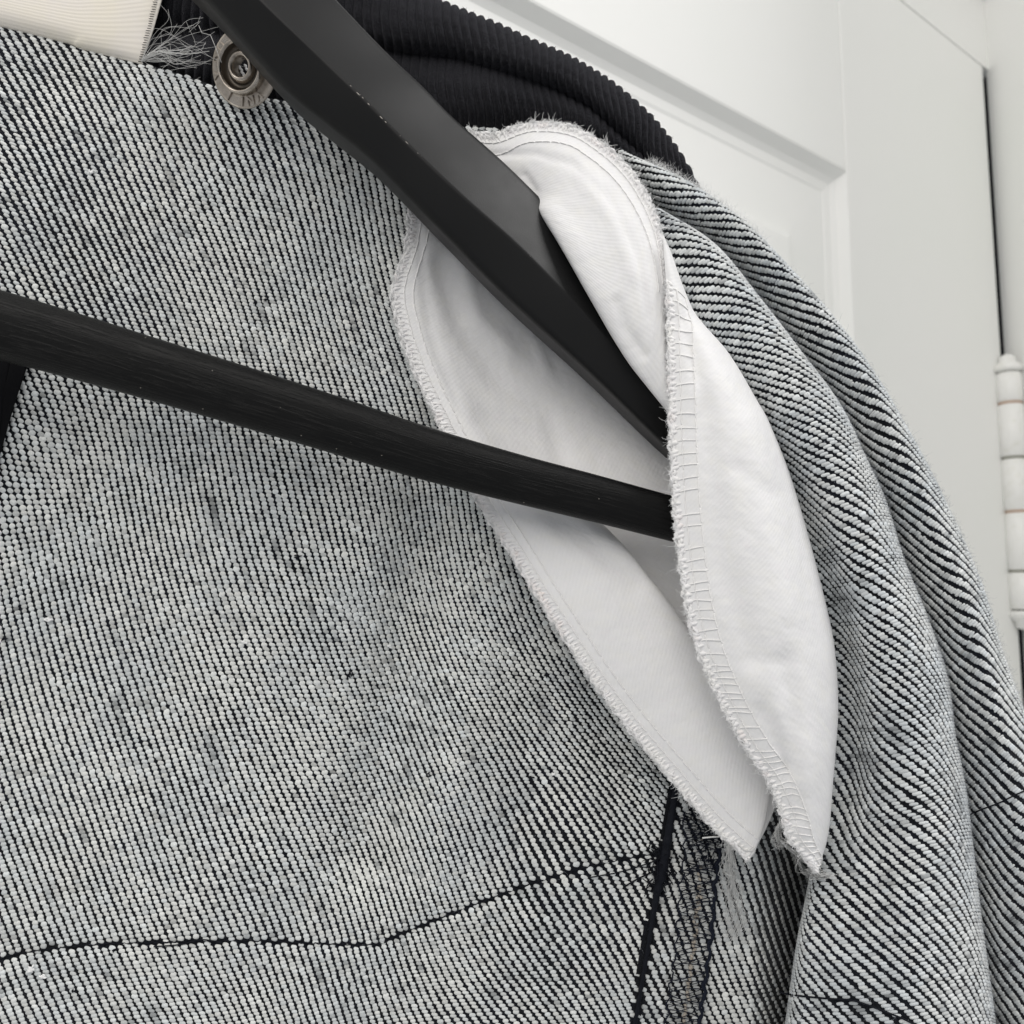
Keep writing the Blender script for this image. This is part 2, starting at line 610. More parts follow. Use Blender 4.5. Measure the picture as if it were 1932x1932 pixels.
# ---- twill floats -------------------------------------------------
def lattice(P, NR, phi, psi):
    """Points where phi and psi are both whole numbers, with the local frame."""
    r, c = phi.shape
    A = [(slice(0, r - 1), slice(0, c - 1)), (slice(0, r - 1), slice(1, c)), (slice(1, r), slice(1, c)), (slice(1, r), slice(0, c - 1))]
    out = [[], [], [], [], []]
    for tri in ((0, 1, 2), (0, 2, 3)):
        F = [phi[A[k]].ravel() for k in tri]
        G = [psi[A[k]].ravel() for k in tri]
        X = [P[A[k]].reshape(-1, 3) for k in tri]
        M = [NR[A[k]].reshape(-1, 3) for k in tri]
        a11, a12 = F[1] - F[0], F[2] - F[0]
        a21, a22 = G[1] - G[0], G[2] - G[0]
        det = a11 * a22 - a12 * a21
        ok = np.abs(det) > 1e-9
        det = np.where(ok, det, 1)
        f0 = np.ceil(np.minimum(np.minimum(F[0], F[1]), F[2]))
        f1 = np.maximum(np.maximum(F[0], F[1]), F[2])
        g0 = np.ceil(np.minimum(np.minimum(G[0], G[1]), G[2]))
        g1 = np.maximum(np.maximum(G[0], G[1]), G[2])
        nf = int(min(12, (f1 - f0).max() + 1.01))
        ng = int(min(12, (g1 - g0).max() + 1.01))
        e1, e2 = X[1] - X[0], X[2] - X[0]
        for i in range(max(nf, 1)):
            for j in range(max(ng, 1)):
                f, g = f0 + i, g0 + j
                m = ok & (f <= f1) & (g <= g1)
                if not m.any():
                    continue
                df, dg = f - F[0], g - G[0]
                al = (df * a22 - a12 * dg) / det
                be = (a11 * dg - a21 * df) / det
                m &= (al >= 0) & (be >= 0) & (al + be < 1)
                if not m.any():
                    continue
                al, be, D = al[m][:, None], be[m][:, None], det[m][:, None]
                out[0].append(X[0][m] + al * e1[m] + be * e2[m])
                out[1].append((a22[m][:, None] * e1[m] - a21[m][:, None] * e2[m]) / D)    # dP/dphi
                out[2].append((-a12[m][:, None] * e1[m] + a11[m][:, None] * e2[m]) / D)   # dP/dpsi
                out[3].append(M[0][m] * (1 - al - be) + M[1][m] * al + M[2][m] * be)
                out[4].append(np.stack([f[m], g[m]], 1))
    return [np.concatenate(x) for x in out]


TA = np.radians([8, 62, 118, 172])
RT = np.array([-0.86, -0.42, 0.42, 0.86])
RP = np.array([0.70, 0.98, 0.98, 0.70])


def float_faces():
    f4 = []
    for i in range(3):
        for j in range(3):
            f4.append([i * 4 + j, i * 4 + j + 1, (i + 1) * 4 + j + 1, (i + 1) * 4 + j])
    f3 = [[16, j + 1, j] for j in range(3)] + [[17, 12 + j, 12 + j + 1] for j in range(3)]
    return np.array(f4), np.array(f3)


F4, F3 = float_faces()


def hashn(a, s):
    x = np.sin(a * 12.9898 + s * 78.233) * 43758.5453
    return x - np.floor(x)


def weave(name, parent, P, NR, phi, psi, keep=None, lenf=0.325, wid=0.60, fixed=False, dark=0.0, tint=(0.80, 0.805, 0.775)):
    pos, tf, tp, nn, idx = lattice(P, NR, phi, psi)
    if keep is not None:
        k = keep(pos)
        pos, tf, tp, nn, idx = pos[k], tf[k], tp[k], nn[k], idx[k]
    n = len(pos)
    nn /= np.linalg.norm(nn, axis=1, keepdims=True)
    L = np.linalg.norm(tf, axis=1)
    l = tf / L[:, None]
    w_ = np.cross(nn, l)
    w_ /= np.linalg.norm(w_, axis=1, keepdims=True)
    TH = np.abs(np.sum(tp * w_, 1))
    TH = np.clip(TH, 2.0 * K, 9 * K)
    L = np.clip(L, 5 * K, 34 * K)
    rowv = hashn(idx[:, 1], 1.0)                      # yarns are thicker and thinner along the cloth
    slub = 1 + 0.16 * np.sin(idx[:, 0] * 0.35 + rowv * 40) + rng.normal(0, 0.07, n)
    if fixed:
        hl = np.clip(6.3 * K, 0.25 * L, 0.325 * L) * (1 + rng.normal(0, 0.06, n))
        hw = np.clip(3.1 * K, 0.69 * TH, 0.78 * TH) * np.clip(slub, 0.88, 1.3)
    else:
        hl = L * lenf * (1 + rng.normal(0, 0.07, n))
        hw = TH * wid * np.clip(slub, 0.88, 1.3)
    hh = np.minimum(hw * 0.85, 2.6 * K)
    pos = pos + l * (rng.normal(0, 0.035, n) * L)[:, None] + w_ * (rng.normal(0, 0.06, n) * TH)[:, None]
    # small in-plane tilt
    ang = rng.normal(0, 0.07, n)[:, None]
    l2 = l * np.cos(ang) + w_ * np.sin(ang)
    w2 = np.cross(nn, l2)
    off = np.arange(n)[:, None, None] * 18
    f4 = (F4[None] + off).reshape(-1, 4)
    f3 = (F3[None] + off).reshape(-1, 3)
    # dye and wear: each yarn float has its own whiteness, with smudged patches
    q = pos / K
    patch = (np.sin(q[:, 0] * 0.013 + q[:, 2] * 0.009) + np.sin(q[:, 0] * 0.021 - q[:, 2] * 0.017 + 1.3)
             + np.sin(q[:, 0] * 0.047 + 0.5) * np.sin(q[:, 2] * 0.041)) / 3
    fine = np.sin(q[:, 0] * 0.11 + np.sin(q[:, 2] * 0.05) * 2) * np.sin(q[:, 2] * 0.09 + np.sin(q[:, 0] * 0.04) * 2)
    br = 0.93 + 0.07 * patch + rng.normal(0, 0.07, n) - 0.20 * np.clip(fine - 0.55, 0, 1) - dark
    br -= 0.25 * (rng.random(n) < 0.015)
    nb_ = max(20, n // 130)
    cb = q[rng.integers(0, n, nb_)]
    ax_ = 3.5 + rng.exponential(4.0, nb_)
    smu = np.zeros(n)
    for c_, a_, w__ in zip(cb, ax_, rng.uniform(0.10, 0.5, nb_)):
        dx_ = q - c_
        smu = np.maximum(smu, w__ * np.exp(-(dx_[:, 0] ** 2 * 1.8 + dx_[:, 2] ** 2 * 0.35 + 0.9 * dx_[:, 0] * dx_[:, 2]) / (a_ * a_)))
    br -= smu
    # thick and thin lengths of single yarns
    run = hashn(np.floor(idx[:, 0] / 3.0), idx[:, 1] * 0.37)
    br += np.where(run > 0.93, 0.10, 0) - np.where(run < 0.05, 0.18, 0)
    hw = hw * np.where(run > 0.93, 1.25, 1.0)
    br = np.clip(br, 0.22, 1.12)
    V = np.zeros((n, 18, 3))
    for i in range(4):
        for j in range(4):
            V[:, i * 4 + j] = (pos + l2 * (RT[i] * hl)[:, None] + w2 * (math.cos(TA[j]) * RP[i] * hw)[:, None]
                               + nn * ((math.sin(TA[j]) * RP[i] * 1.15 - 0.05) * hh)[:, None])
    V[:, 16] = pos - l2 * hl[:, None] - nn * (0.15 * hh)[:, None]
    V[:, 17] = pos + l2 * hl[:, None] - nn * (0.15 * hh)[:, None]
    col = np.ones((n, 18, 4))
    blue = np.clip(0.5 - patch + rng.normal(0, 0.35, n) + smu * 1.5, 0, 1.2)
    base = np.array(tint)
    col[..., :3] = (base[None] * br[:, None] * (1 + np.outer(blue, [-0.04, -0.015, 0.015])))[:, None]
    loops = np.concatenate([f4.ravel(), f3.ravel()])
    cnt = np.concatenate([np.full(len(f4), 4), np.full(len(f3), 3)])
    o = mk(name, V, loops, cnt, m_weft, parent, kind='stuff', col=col.reshape(-1, 4))
    return n, pos, nn


def fuzz(name, parent, pos, nn, n, ln=(8, 22), mat_=None, curl=0.9, lift=0.25, rad=0.20):
    k = rng.integers(0, len(pos), n)
    tan = rng.normal(size=(n, 3))
    tan -= nn[k] * np.sum(tan * nn[k], 1)[:, None]
    tan /= np.linalg.norm(tan, axis=1, keepdims=True)
    a = Acc()
    fibres(a, pos[k] + nn[k] * 2.2 * K, tan + nn[k] * lift, rng.uniform(*ln, n) * K, rad * K, curl, k=6)
    return a.build(name, mat_ or m_greyfluff, parent, kind='stuff')


# ---- back panel ---------------------------------------------------
# measured run of the twill: (u, v, ridge angle, ridge spacing, float angle, spacing of floats along the ridge)
SM = [(71, 816, 73, 13.8, 14, 7.9), (236, 935, 76, 13.4, 14, 7.9), (118, 994, 76, 13.6, 12, 7.9), (355, 816, 78, 12.8, 16, 7.9),
      (592, 875, 75, 12.6, 20, 7.9), (449, 994, 70, 13, 16, 7.9), (59, 1171, 77, 13.6, 11, 7.9), (236, 1231, 69, 13.8, 11, 8.1),
      (473, 1231, 66, 13.6, 13, 8.1), (651, 1231, 67, 12.8, 16, 8.1), (745, 1136, 73, 11.6, 20, 7.9), (805, 1029, 81, 10.8, 26, 7.9),
      (769, 1302, 71, 11.6, 20, 8.1), (734, 1467, 71, 12, 17, 8.1), (864, 1302, 66, 12.6, 22, 8.1), (876, 1527, 76, 12, 20, 8.1),
      (905, 1598, 78, 12, 20, 8.1), (970, 1349, 61, 13.6, 24, 8.1), (1006, 1171, 61, 13.6, 26, 7.9), (923, 1053, 68, 13, 28, 7.9),
      (1124, 1420, 51, 11, 24, 8.1), (1101, 1302, 56, 11, 26, 8.1), (1065, 1574, 58, 13.8, 20, 8.1), (947, 1763, 62, 14.4, 17, 8.1),
      (592, 1586, 66, 13.8, 13, 8.1), (355, 1586, 66, 14.4, 11, 8.1), (118, 1586, 68, 14.8, 10, 8.1), (118, 1408, 69, 14.4, 10, 8.1),
      (118, 1823, 66, 15.2, 9, 8.1), (473, 1823, 64, 14.8, 12, 8.1), (828, 1846, 62, 14.4, 15, 8.1), (1124, 1823, 60, 14.4, 17, 8.1),
      (651, 1692, 69, 13.6, 13, 8.1), (710, 745, 73, 12.6, 24, 7.9), (-71, 1231, 74, 14, 11, 8.1), (-71, 1586, 69, 14.8, 10, 8.1),
      (-71, 1941, 66, 15.2, 9, 8.1), (1243, 1704, 60, 14.4, 17, 8.1), (100, 150, 61, 14.0, 32, 8.5), (364, 364, 67, 13.3, 33, 8.7),
      (73, 364, 62, 14.3, 30, 8.5), (255, 545, 62, 13.8, 27, 8.3), (290, 345, 68, 13.0, 33, 8.8), (20, 600, 64, 14.2, 28, 8.1),
      (-60, 700, 67, 14, 25, 8), (-50, 250, 60, 14.3, 30, 8.4), (700, 300, 79, 12.4, 32, 7.8), (545, 436, 74, 12.8, 31, 7.9),
      (655, 582, 76, 12.4, 29, 7.7), (430, 200, 65, 13.8, 32, 8.2), (160, 460, 61, 14.2, 30, 8.4), (400, 600, 67, 13.2, 26, 8.1),
      (300, 700, 70, 13.2, 21, 8), (560, 760, 74, 12.6, 25, 7.9), (840, 760, 74, 12.2, 30, 7.6), (900, 500, 76, 12.5, 32, 7.6),
      (1200, 1200, 62, 13, 28, 7.8), (700, 430, 79, 12.2, 32, 7.6)]
SMA = np.array(SM, float)
SMA[:, 4] = np.interp(SMA[:, 1], [150, 400, 700, 1000, 1300, 1900], [31, 30, 25, 19, 14, 10]) + 8 * np.clip((SMA[:, 0] - 400) / 350, 0, 1)
SWT = np.where(SMA[:, 3] < 11.9, 2.6, 1.0)
cg = np.arange(-300, 1900, 190.0)
CU, CV = np.meshgrid(cg, np.arange(-200, 2300, 190.0))
CEN = np.stack([CU.ravel(), CV.ravel()], 1)
SG = 200.0


def rbf(u, v):
    d2 = (u[..., None] - CEN[:, 0]) ** 2 + (v[..., None] - CEN[:, 1]) ** 2
    return np.exp(-d2 / (2 * SG * SG))


def rbf_grad(u, v):
    e = rbf(u, v)
    return -(u[..., None] - CEN[:, 0]) / SG ** 2 * e, -(v[..., None] - CEN[:, 1]) / SG ** 2 * e


def fit(gx, gy, lam):
    """Scalar field whose gradient follows the measured directions."""
    u, v = SMA[:, 0], SMA[:, 1]
    ex, ey = rbf_grad(u, v)
    z = np.zeros((len(u), 1))
    o = np.ones((len(u), 1))
    wt_ = np.concatenate([SWT, SWT])
    A = np.vstack([np.hstack([ex, o, z]), np.hstack([ey, z, o])]) * wt_[:, None]
    y = np.concatenate([gx, gy]) * wt_
    reg = np.eye(A.shape[1]) * lam
    reg[-1, -1] = reg[-2, -2] = 1e-9
    return np.linalg.solve(A.T @ A + reg, A.T @ y)


th, sg_, al = np.radians(SMA[:, 2]), SMA[:, 3], np.radians(SMA[:, 4])
wphi = fit(np.sin(th) / sg_, -np.cos(th) / sg_, 6e-7)
rsp = SMA[:, 5] * np.sin(th - al)
rsp = np.maximum(rsp, 4.4)
wpsi = fit(-np.sin(al) / rsp, np.cos(al) / rsp, 6e-7)


def field(wt, u, v):
    return rbf(u, v) @ wt[:-2] + wt[-2] * u + wt[-1] * v


def seg_dist(u, v, pts):
    """Distance to a polyline, signed by side."""
    best = np.full(u.shape, 1e9)
    sgn = np.zeros(u.shape)
    for (x0, y0), (x1, y1) in zip(pts[:-1], pts[1:]):
        dx, dy = x1 - x0, y1 - y0
        t_ = np.clip(((u - x0) * dx + (v - y0) * dy) / (dx * dx + dy * dy), 0, 1)
        d = np.hypot(u - x0 - t_ * dx, v - y0 - t_ * dy)
        s = np.sign((u - x0) * dy - (v - y0) * dx)
        m = d < best
        best = np.where(m, d, best)
        sgn = np.where(m, s, sgn)
    return best, sgn


SEAM_H = [(-430, 1905), (-200, 1868), (-40, 1830), (0, 1808), (60, 1795), (165, 1783), (300, 1778), (480, 1775), (600, 1780), (710, 1782), (760, 1760),
          (900, 1705), (1000, 1668), (1090, 1640), (1180, 1620), (1252, 1608)]
SEAM_V = [(1282, 1440), (1275, 1490), (1262, 1570), (1250, 1635), (1235, 1710), (1212, 1850), (1196, 1940), (1180, 2040), (1150, 2230)]


def panel_depth(u, v):
    z = 1640 + 0 * u
    G = lambda pts, amp, wd_: (amp * 1.45 if wd_ > 20 else amp) * np.exp(-(seg_dist(u, v, pts)[0] / wd_) ** 2)
    z = z + G([(830, 860), (800, 1010), (765, 1220), (730, 1400), (690, 1600)], 34, 66)      # valleys
    z = z + G([(1010, 1060), (1080, 1300), (1180, 1440)], 16, 90)
    z = z - G([(560, 700), (520, 950), (470, 1200), (440, 1600)], 9, 110)
    z = z - G([(920, 1150), (880, 1320), (830, 1560), (820, 1700)], 12, 60)
    z = z + G([(1010, 1330), (1000, 1500), (985, 1610), (1000, 1665)], 13, 46)
    z = z - G([(1110, 1480), (1090, 1600), (1010, 1780)], 7, 60)
    z = z + G([(1120, 1300), (1150, 1430), (1165, 1500)], 14, 45)
    z = z + G([(620, 200), (660, 420), (700, 660)], 14, 80)
    z = z - G([(240, 240), (330, 520), (470, 720)], 9, 90)
    z = z + G([(150, 760), (200, 1000), (170, 1300)], 8, 90)
    z = z + G([(60, 1050), (40, 1300), (80, 1600)], 8, 70)
    z = z + G(SEAM_H, 3.5, 9)
    z = z - G([(x, y + 24) for x, y in SEAM_H], 3.5, 18)
    z = z + 3 * np.sin(u * 0.012 + v * 0.006) * np.sin(v * 0.009 + 1)
    z = z - 0.018 * (966 - u).clip(-400, 1200)
    z = z + np.clip((u - 1100) / 150, 0, 3) * 4
    return z


def vtop(u):
    xs = [-440, -120, 0, 140, 265, 340, 415, 500, 580, 700, 800, 880, 960, 1050, 1250, 1400, 1560]
    ys = [-66, 14, 42, 78, 118, 140, 165, 184, 196, 222, 228, 232, 246, 262, 400, 520, 720]
    return np.interp(u, xs, ys)


uu = np.linspace(-430, 1330, 206)
ww = np.linspace(0, 1, 240)
UU, WW = np.meshgrid(uu, ww)
VT = vtop(UU)
VV = VT + WW * (2220 - VT)
PZ = panel_depth(UU, VV)
top_roll = np.clip(1 - (VV - VT) / 16, 0, 1) ** 2
PZ = PZ + top_roll * 12
PP = W(np.stack([UU, VV, PZ], -1))
NRM = normals(PP)
dsv, sgv = seg_dist(UU, VV, SEAM_V)
right_of = (sgv > 0) & (VV > 1450) & (dsv > 6)
# which side is positive depends on direction: test with a known point
tst = seg_dist(np.array([1400.0]), np.array([1700.0]), SEAM_V)[1][0]
right_of = (np.sign(sgv) == tst) & (VV > 1430) & (dsv > 4)
HOLE = [(800, 430), (900, 400), (1255, 480), (1300, 800), (1345, 1000), (1420, 1300), (1340, 1330), (1150, 1090), (960, 930), (850, 760), (785, 590)]


def inside(u, v, poly):
    r = np.zeros(u.shape, bool)
    for (x0, y0), (x1, y1) in zip(poly, poly[1:] + poly[:1]):
        c = ((y0 > v) != (y1 > v)) & (u < (x1 - x0) * (v - y0) / (y1 - y0 + 1e-9) + x0)
        r ^= c
    return r


mask = ~(right_of[:-1, :-1]) & ~inside(UU, VV, HOLE)[:-1, :-1]
back = grid_obj('back_panel', PP, m_warp, jacket, thick=0, mask=mask)
part(back, 'grey-white inside of the denim back with black twill lines')
PHI = field(wphi, UU, VV)
PSIF = field(wpsi, UU, VV)


def to_uv(p):
    q = (p - CAM) / K
    z = q @ AF
    return 966 + FOC * (q @ AX) / z, 966 - FOC * (q @ AU) / z


def keep_back(p):
    u, v = to_uv(p)
    d, s = seg_dist(u, v, SEAM_V)
    k = ~((np.sign(s) == tst) & (v > 1440))
    k &= ~((d < 7) & (v > 1470))
    d2, _ = seg_dist(u, v, SEAM_H)
    k &= ~((d2 < 2.6))
    # nothing to see deep under the lining
    k &= ~inside(u, v, HOLE)
    return k


nb, posb, nnb = weave('weft_threads', back, PP, NRM, PHI, PSIF, keep_back, fixed=True)
print('FLOATS back', nb)
fuzz('loose_fibres', back, posb, nnb, 3800)

# extra white flecks and dark nubs on the back
fl = Acc()
for (u, v, s) in [(92, 1168, 7), (460, 1212, 5), (735, 1220, 4), (172, 325, 4), (1045, 1460, 3), (60, 1830, 9), (80, 1842, 6)]:
    for k in range(7):
        uu_, vv_ = u + random.gauss(0, s * 0.5), v + random.gauss(0, s * 0.35)
        z = float(panel_depth(np.array([uu_]), np.array([vv_]))[0]) - 5
        a_ = random.uniform(0, 6.28)
        p = [W((uu_ + s * 0.8 * t_ * math.cos(a_), vv_ + s * 0.5 * t_ * math.sin(a_), z - 2 * (1 - t_ * t_))) for t_ in (-1, -0.5, 0, 0.5, 1)]
        fl.tubes(np.array(p), np.array([[0.3, 1.6, 2.0, 1.6, 0.3]]) * K, 5)
fl.build('lint', m_fluff, back, kind='stuff')
fl = Acc()
for (u, v, s) in [(1030, 1995 * 0.639, 4), (659, 1273, 5), (560, 1052, 4), (568, 1073, 3), (480, 570, 4), (500, 566, 3), (1003, 1468, 4),
                  (640, 260, 2), (215, 1795, 3), (140, 1930 - 60, 3), (810, 1461, 3), (920, 1530, 3), (8, 1205, 4), (180, 975, 3)]:
    for k in range(5):
        uu_, vv_ = u + random.gauss(0, s * 0.5), v + random.gauss(0, s * 0.5)
        z = float(panel_depth(np.array([uu_]), np.array([vv_]))[0]) - 5
        a_ = random.uniform(0, 6.28)
        p = [W((uu_ + s * t_ * math.cos(a_), vv_ + s * t_ * math.sin(a_), z)) for t_ in (-1, -0.5, 0, 0.5, 1)]
        fl.tubes(np.array(p), np.array([[0.4, 1.2, 1.5, 1.2, 0.4]]) * K, 5)
fl.build('thread_nub', m_thread, back, kind='stuff')


def on_panel(pts, lift=4):
    pts = np.asarray(pts, float)
    return W(np.stack([pts[:, 0], pts[:, 1], panel_depth(pts[:, 0], pts[:, 1]) - lift], 1))


def resample(pts, step):
    pts = cr(np.asarray(pts, float), 12)
    d = np.concatenate([[0], np.cumsum(np.linalg.norm(np.diff(pts, axis=0), axis=1))])
    n = max(2, int(d[-1] / step) + 1)
    s = np.linspace(0, d[-1], n)
    return np.stack([np.interp(s, d, pts[:, i]) for i in range(pts.shape[1])], 1)


# horizontal seam: row of pulled-in dark stitches
a = Acc()
q = resample(SEAM_H, 3.0)
q[:, 1] += np.sin(np.arange(len(q)) * 1.1) * 0.9 + rng.normal(0, 0.45, len(q))
rr_ = 1.3 + 0.6 * np.sin(np.arange(len(q)) * 0.9) * np.sin(np.arange(len(q)) * 0.23)
a.tubes(on_panel(q, 2.2), (rr_ * K)[None], 6)
q2 = resample([(1110, 1690 - 34), (1170, 1645), (1225, 1628), (1262, 1612)], 3)
a.tubes(on_panel(q2, 4), 1.2 * K, 5)
q2 = resample([(1180, 1672), (1200, 1660), (1225, 1648), (1250, 1640)], 3)
a.tubes(on_panel(q2, 4), 1.6 * K, 5)
q2 = resample([(290, 1786), (340, 1782), (380, 1773), (420, 1779)], 3)
a.tubes(on_panel(q2, 4), 1.3 * K, 5)
a.build('seam_stitching', m_thread, jacket)

# ---- side panel right of the vertical seam ------------------------
vs = np.linspace(1400, 2220, 120)
sx = np.interp(vs, [p[1] for p in SEAM_V], [p[0] for p in SEAM_V])
tt = np.linspace(0, 1, 34)
U2 = (sx[:, None] - 14) + tt[None] * (1590 - sx[:, None])
V2 = np.repeat(vs[:, None], len(tt), 1)
Z2 = 1646 + 6 * tt[None] + 330 * np.clip((U2 - 1418) / 130, 0, 1) ** 1.5 + 3 * np.sin(V2 * 0.02)
P2 = W(np.stack([U2, V2, Z2], -1))
N2 = normals(P2)
side = grid_obj('side_panel', P2, m_warp, jacket)
part(side, 'shaded strip of twill denim between the dark seam and the sleeve')


def linfield(U, V, th_, sp_, al_, rs_):
    th_, al_ = R(th_), R(al_)
    return (U * math.sin(th_) - V * math.cos(th_)) / sp_, (-U * math.sin(al_) + V * math.cos(al_)) / rs_


F2a, F2b = linfield(U2, V2, 66, 15.0, 20, 6.2)
F2a = F2a + 0.5 * np.sin(V2 / 90.0) + ((U2 - 1290) / 200) ** 2 * 1.1


def keep_side(p):
    u, v = to_uv(p)
    d, s = seg_dist(u, v, SEAM_V)
    return (np.sign(s) == tst) & (d > 6) & (v > 1405) & (u < 1575)


ns, pos2, nn2 = weave('weft_threads', side, P2, N2, F2a, F2b, keep_side, fixed=True, dark=0.08)  # floats tinted darker, part of this strip's shade put into the yarn colour
fuzz('loose_fibres', side, pos2, nn2, 300)


def on_side(pts, lift=4):
    pts = np.asarray(pts, float)
    z = 1646 + 330 * np.clip((pts[:, 0] - 1418) / 130, 0, 1) ** 1.5
    return W(np.stack([pts[:, 0], pts[:, 1], z - lift], 1))


# thick dark seam cord and its bar tack
a = Acc()
q = resample(SEAM_V, 3)
q[:, 0] += rng.normal(0, 0.5, len(q))
wdt = np.interp(q[:, 1], [1440, 1500, 1600, 1640, 1700, 1780, 1950, 2040], [5, 6.5, 9, 11, 6.5, 4.2, 3.8, 3.8])
a.tubes(on_side(q, 5), (wdt * (1 + 0.1 * np.sin(np.arange(len(q)) * 0.8)) * K)[None], 8)
a.tubes(on_side(q + [3, 0] + rng.normal(0, 0.8, q.shape), 8), 1.8 * K, 6)
p0 = on_side(np.stack([rng.normal(1246, 13, 70), rng.normal(1640, 24, 70)], 1), 8)
fibres(a, p0, rng.normal(size=(70, 3)) * [1, .3, 1], rng.uniform(14, 40, 70) * K, 1.7 * K, 0.6, k=5, sides=4)
a.build('side_seam', m_thread, jacket)

# overlocked seam allowance: dirty cream strip crossed by navy loops
cen = [(1322, 1530), (1326, 1600), (1318, 1680), (1312, 1760), (1300, 1850), (1288, 1940), (1278, 2040), (1255, 2215)]
q = resample(cen, 5)
a = Acc()
for k in range(len(q) - 1):
    if q[k, 1] < 1670 and random.random() < 0.75:
        continue
    c = q[k] + rng.normal(0, 2.0, 2)
    e = np.array([random.uniform(1.5, 4.5), random.uniform(2.5, 4.5)])
    pts = [c + e * [t_ * 0.6, t_] for t_ in (-1, -0.4, 0.4, 1)]
    a.tubes(on_side(np.array(pts), 6), np.array([[0.6, 3.0, 3.0, 0.6]]) * K, 6)
m_dirty, t, b = mat('stained_cotton', (0.40, 0.36, 0.31), 0.95, spec=0.1)
a.build('seam_allowance', m_dirty, jacket, kind='stuff')
a = Acc()
q = resample(cen, 4.2)
for off, amp, rr0 in ((-34, 3, 1.5), (30, 3, 3.2), (33, 2, 2.2)):
    p = q.copy()
    p[:, 0] += off + np.sin(np.arange(len(q)) * 0.7) * amp + rng.normal(0, 1.2, len(q))
    if off > 0:
        p = p[p[:, 1] > 1600]
    a.tubes(on_side(p, 9), rr0 * K, 5)
for rep in range(1):
    for k in range(0, len(q)):
        if random.random() < 0.12:
            continue
        x0, y0 = q[k]
        s = 1 if k % 2 else -1
        a0 = np.array([x0 - 34 + rng.normal(0, 3), y0 + rng.normal(0, 3)])
        a1 = np.array([x0 + 32 + rng.normal(0, 3), y0 + s * 13 + rng.normal(0, 4)])
        mid = (a0 + a1) / 2 + rng.normal(0, 2.5, 2)
        p = cr(np.array([a0, mid, a1]), 4)
        a.tubes(on_side(p, 9 + random.random() * 3), random.uniform(0.5, 1.1) * K, 4)
m_navy, t, b = mat('navy_overlock_thread', (0.005, 0.0075, 0.017), 0.75, spec=0.25)
n_ = 50
q3 = q[rng.integers(0, len(q), n_)] + np.stack([rng.normal(0, 20, n_), rng.normal(0, 4, n_)], 1)
fibres(a, on_side(q3, 10), rng.normal(size=(n_, 3)), rng.uniform(10, 26, n_) * K, 0.55 * K, 1.2, k=7)
n_ = 170   # dense dark knot of thread at the top under the lining tip
q3 = np.stack([rng.normal(1335, 20, n_), rng.uniform(1490, 1640, n_)], 1)
fibres(a, on_side(q3, 9), rng.normal(size=(n_, 3)), rng.uniform(14, 34, n_) * K, 1.2 * K, 1.2, k=7)
a.build('overlock_thread', m_navy, jacket, kind='stuff')


# ---- loft based sheets --------------------------------------------
def loft(rows, nr, nc):
    """rows[r][c] = (u, v, z) -> dense world grid."""
    A_ = np.array(rows, float)
    A_ = cr(cr(A_, nr, 0), nc, 1)
    return W(A_), A_


def arc(P, refc):
    """arc-length coordinates (S across from the reference column, T down it), in design units."""
    dS = np.linalg.norm(np.diff(P, axis=1), axis=-1)
    S = np.concatenate([np.zeros((P.shape[0], 1)), np.cumsum(dS, 1)], 1)
    S -= S[:, refc:refc + 1]
    dT = np.linalg.norm(np.diff(P[:, refc], axis=0), axis=-1)
    T_ = np.concatenate([[0], np.cumsum(dT)])[:, None] * np.ones((1, P.shape[1]))
    return S / K, T_ / K


# sleeve, outer fold (A)
A_rows = [
    [(1140, 300, 1640), (1155, 290, 1620), (1168, 286, 1612), (1180, 289, 1620), (1190, 301, 1642)],
    [(1220, 400, 1640), (1240, 373, 1600), (1262, 350, 1588), (1285, 338, 1602), (1302, 353, 1640)],
    [(1330, 480, 1640), (1350, 443, 1595), (1375, 418, 1580), (1395, 411, 1596), (1409, 438, 1640)],
    [(1410, 570, 1640), (1440, 530, 1592), (1468, 503, 1575), (1492, 508, 1595), (1510, 547, 1640)],
    [(1490, 680, 1640), (1520, 640, 1592), (1555, 606, 1573), (1582, 610, 1595), (1599, 655, 1640)],
    [(1560, 780, 1640), (1595, 745, 1592), (1627, 713, 1572), (1652, 710, 1595), (1667, 743, 1640)],
    [(1610, 880, 1640), (1645, 850, 1594), (1682, 818, 1570), (1708, 809, 1595), (1724, 839, 1640)],
    [(1650, 970, 1640), (1690, 945, 1594), (1729, 913, 1568), (1757, 904, 1595), (1774, 932, 1640)],
    [(1690, 1080, 1640), (1730, 1050, 1594), (1772, 1018, 1566), (1802, 1004, 1595), (1819, 1027, 1640)],
    [(1725, 1180, 1640), (1770, 1150, 1594), (1812, 1113, 1564), (1842, 1097, 1595), (1856, 1120, 1640)],
    [(1750, 1290, 1640), (1800, 1260, 1594), (1845, 1223, 1562), (1874, 1204, 1595), (1887, 1222, 1640)],
    [(1775, 1410, 1640), (1825, 1380, 1594), (1878, 1340, 1560), (1910, 1315, 1595), (1924, 1325, 1640)],
    [(1795, 1530, 1640), (1850, 1500, 1594), (1908, 1460, 1560), (1950, 1430, 1590), (1970, 1440, 1640)],
    [(1815, 1660, 1640), (1875, 1640, 1594), (1938, 1600, 1560), (1980, 1570, 1590), (2000, 1580, 1640)],
    [(1835, 1800, 1640), (1895, 1780, 1594), (1962, 1750, 1560), (2005, 1720, 1590), (2030, 1730, 1640)],
    [(1850, 1960, 1640), (1910, 1950, 1594), (1975, 1930, 1560), (2020, 1900, 1590), (2045, 1900, 1640)],
    [(1860, 2090, 1640), (1920, 2080, 1594), (1985, 2060, 1560), (2030, 2040, 1590), (2055, 2040, 1640)]]
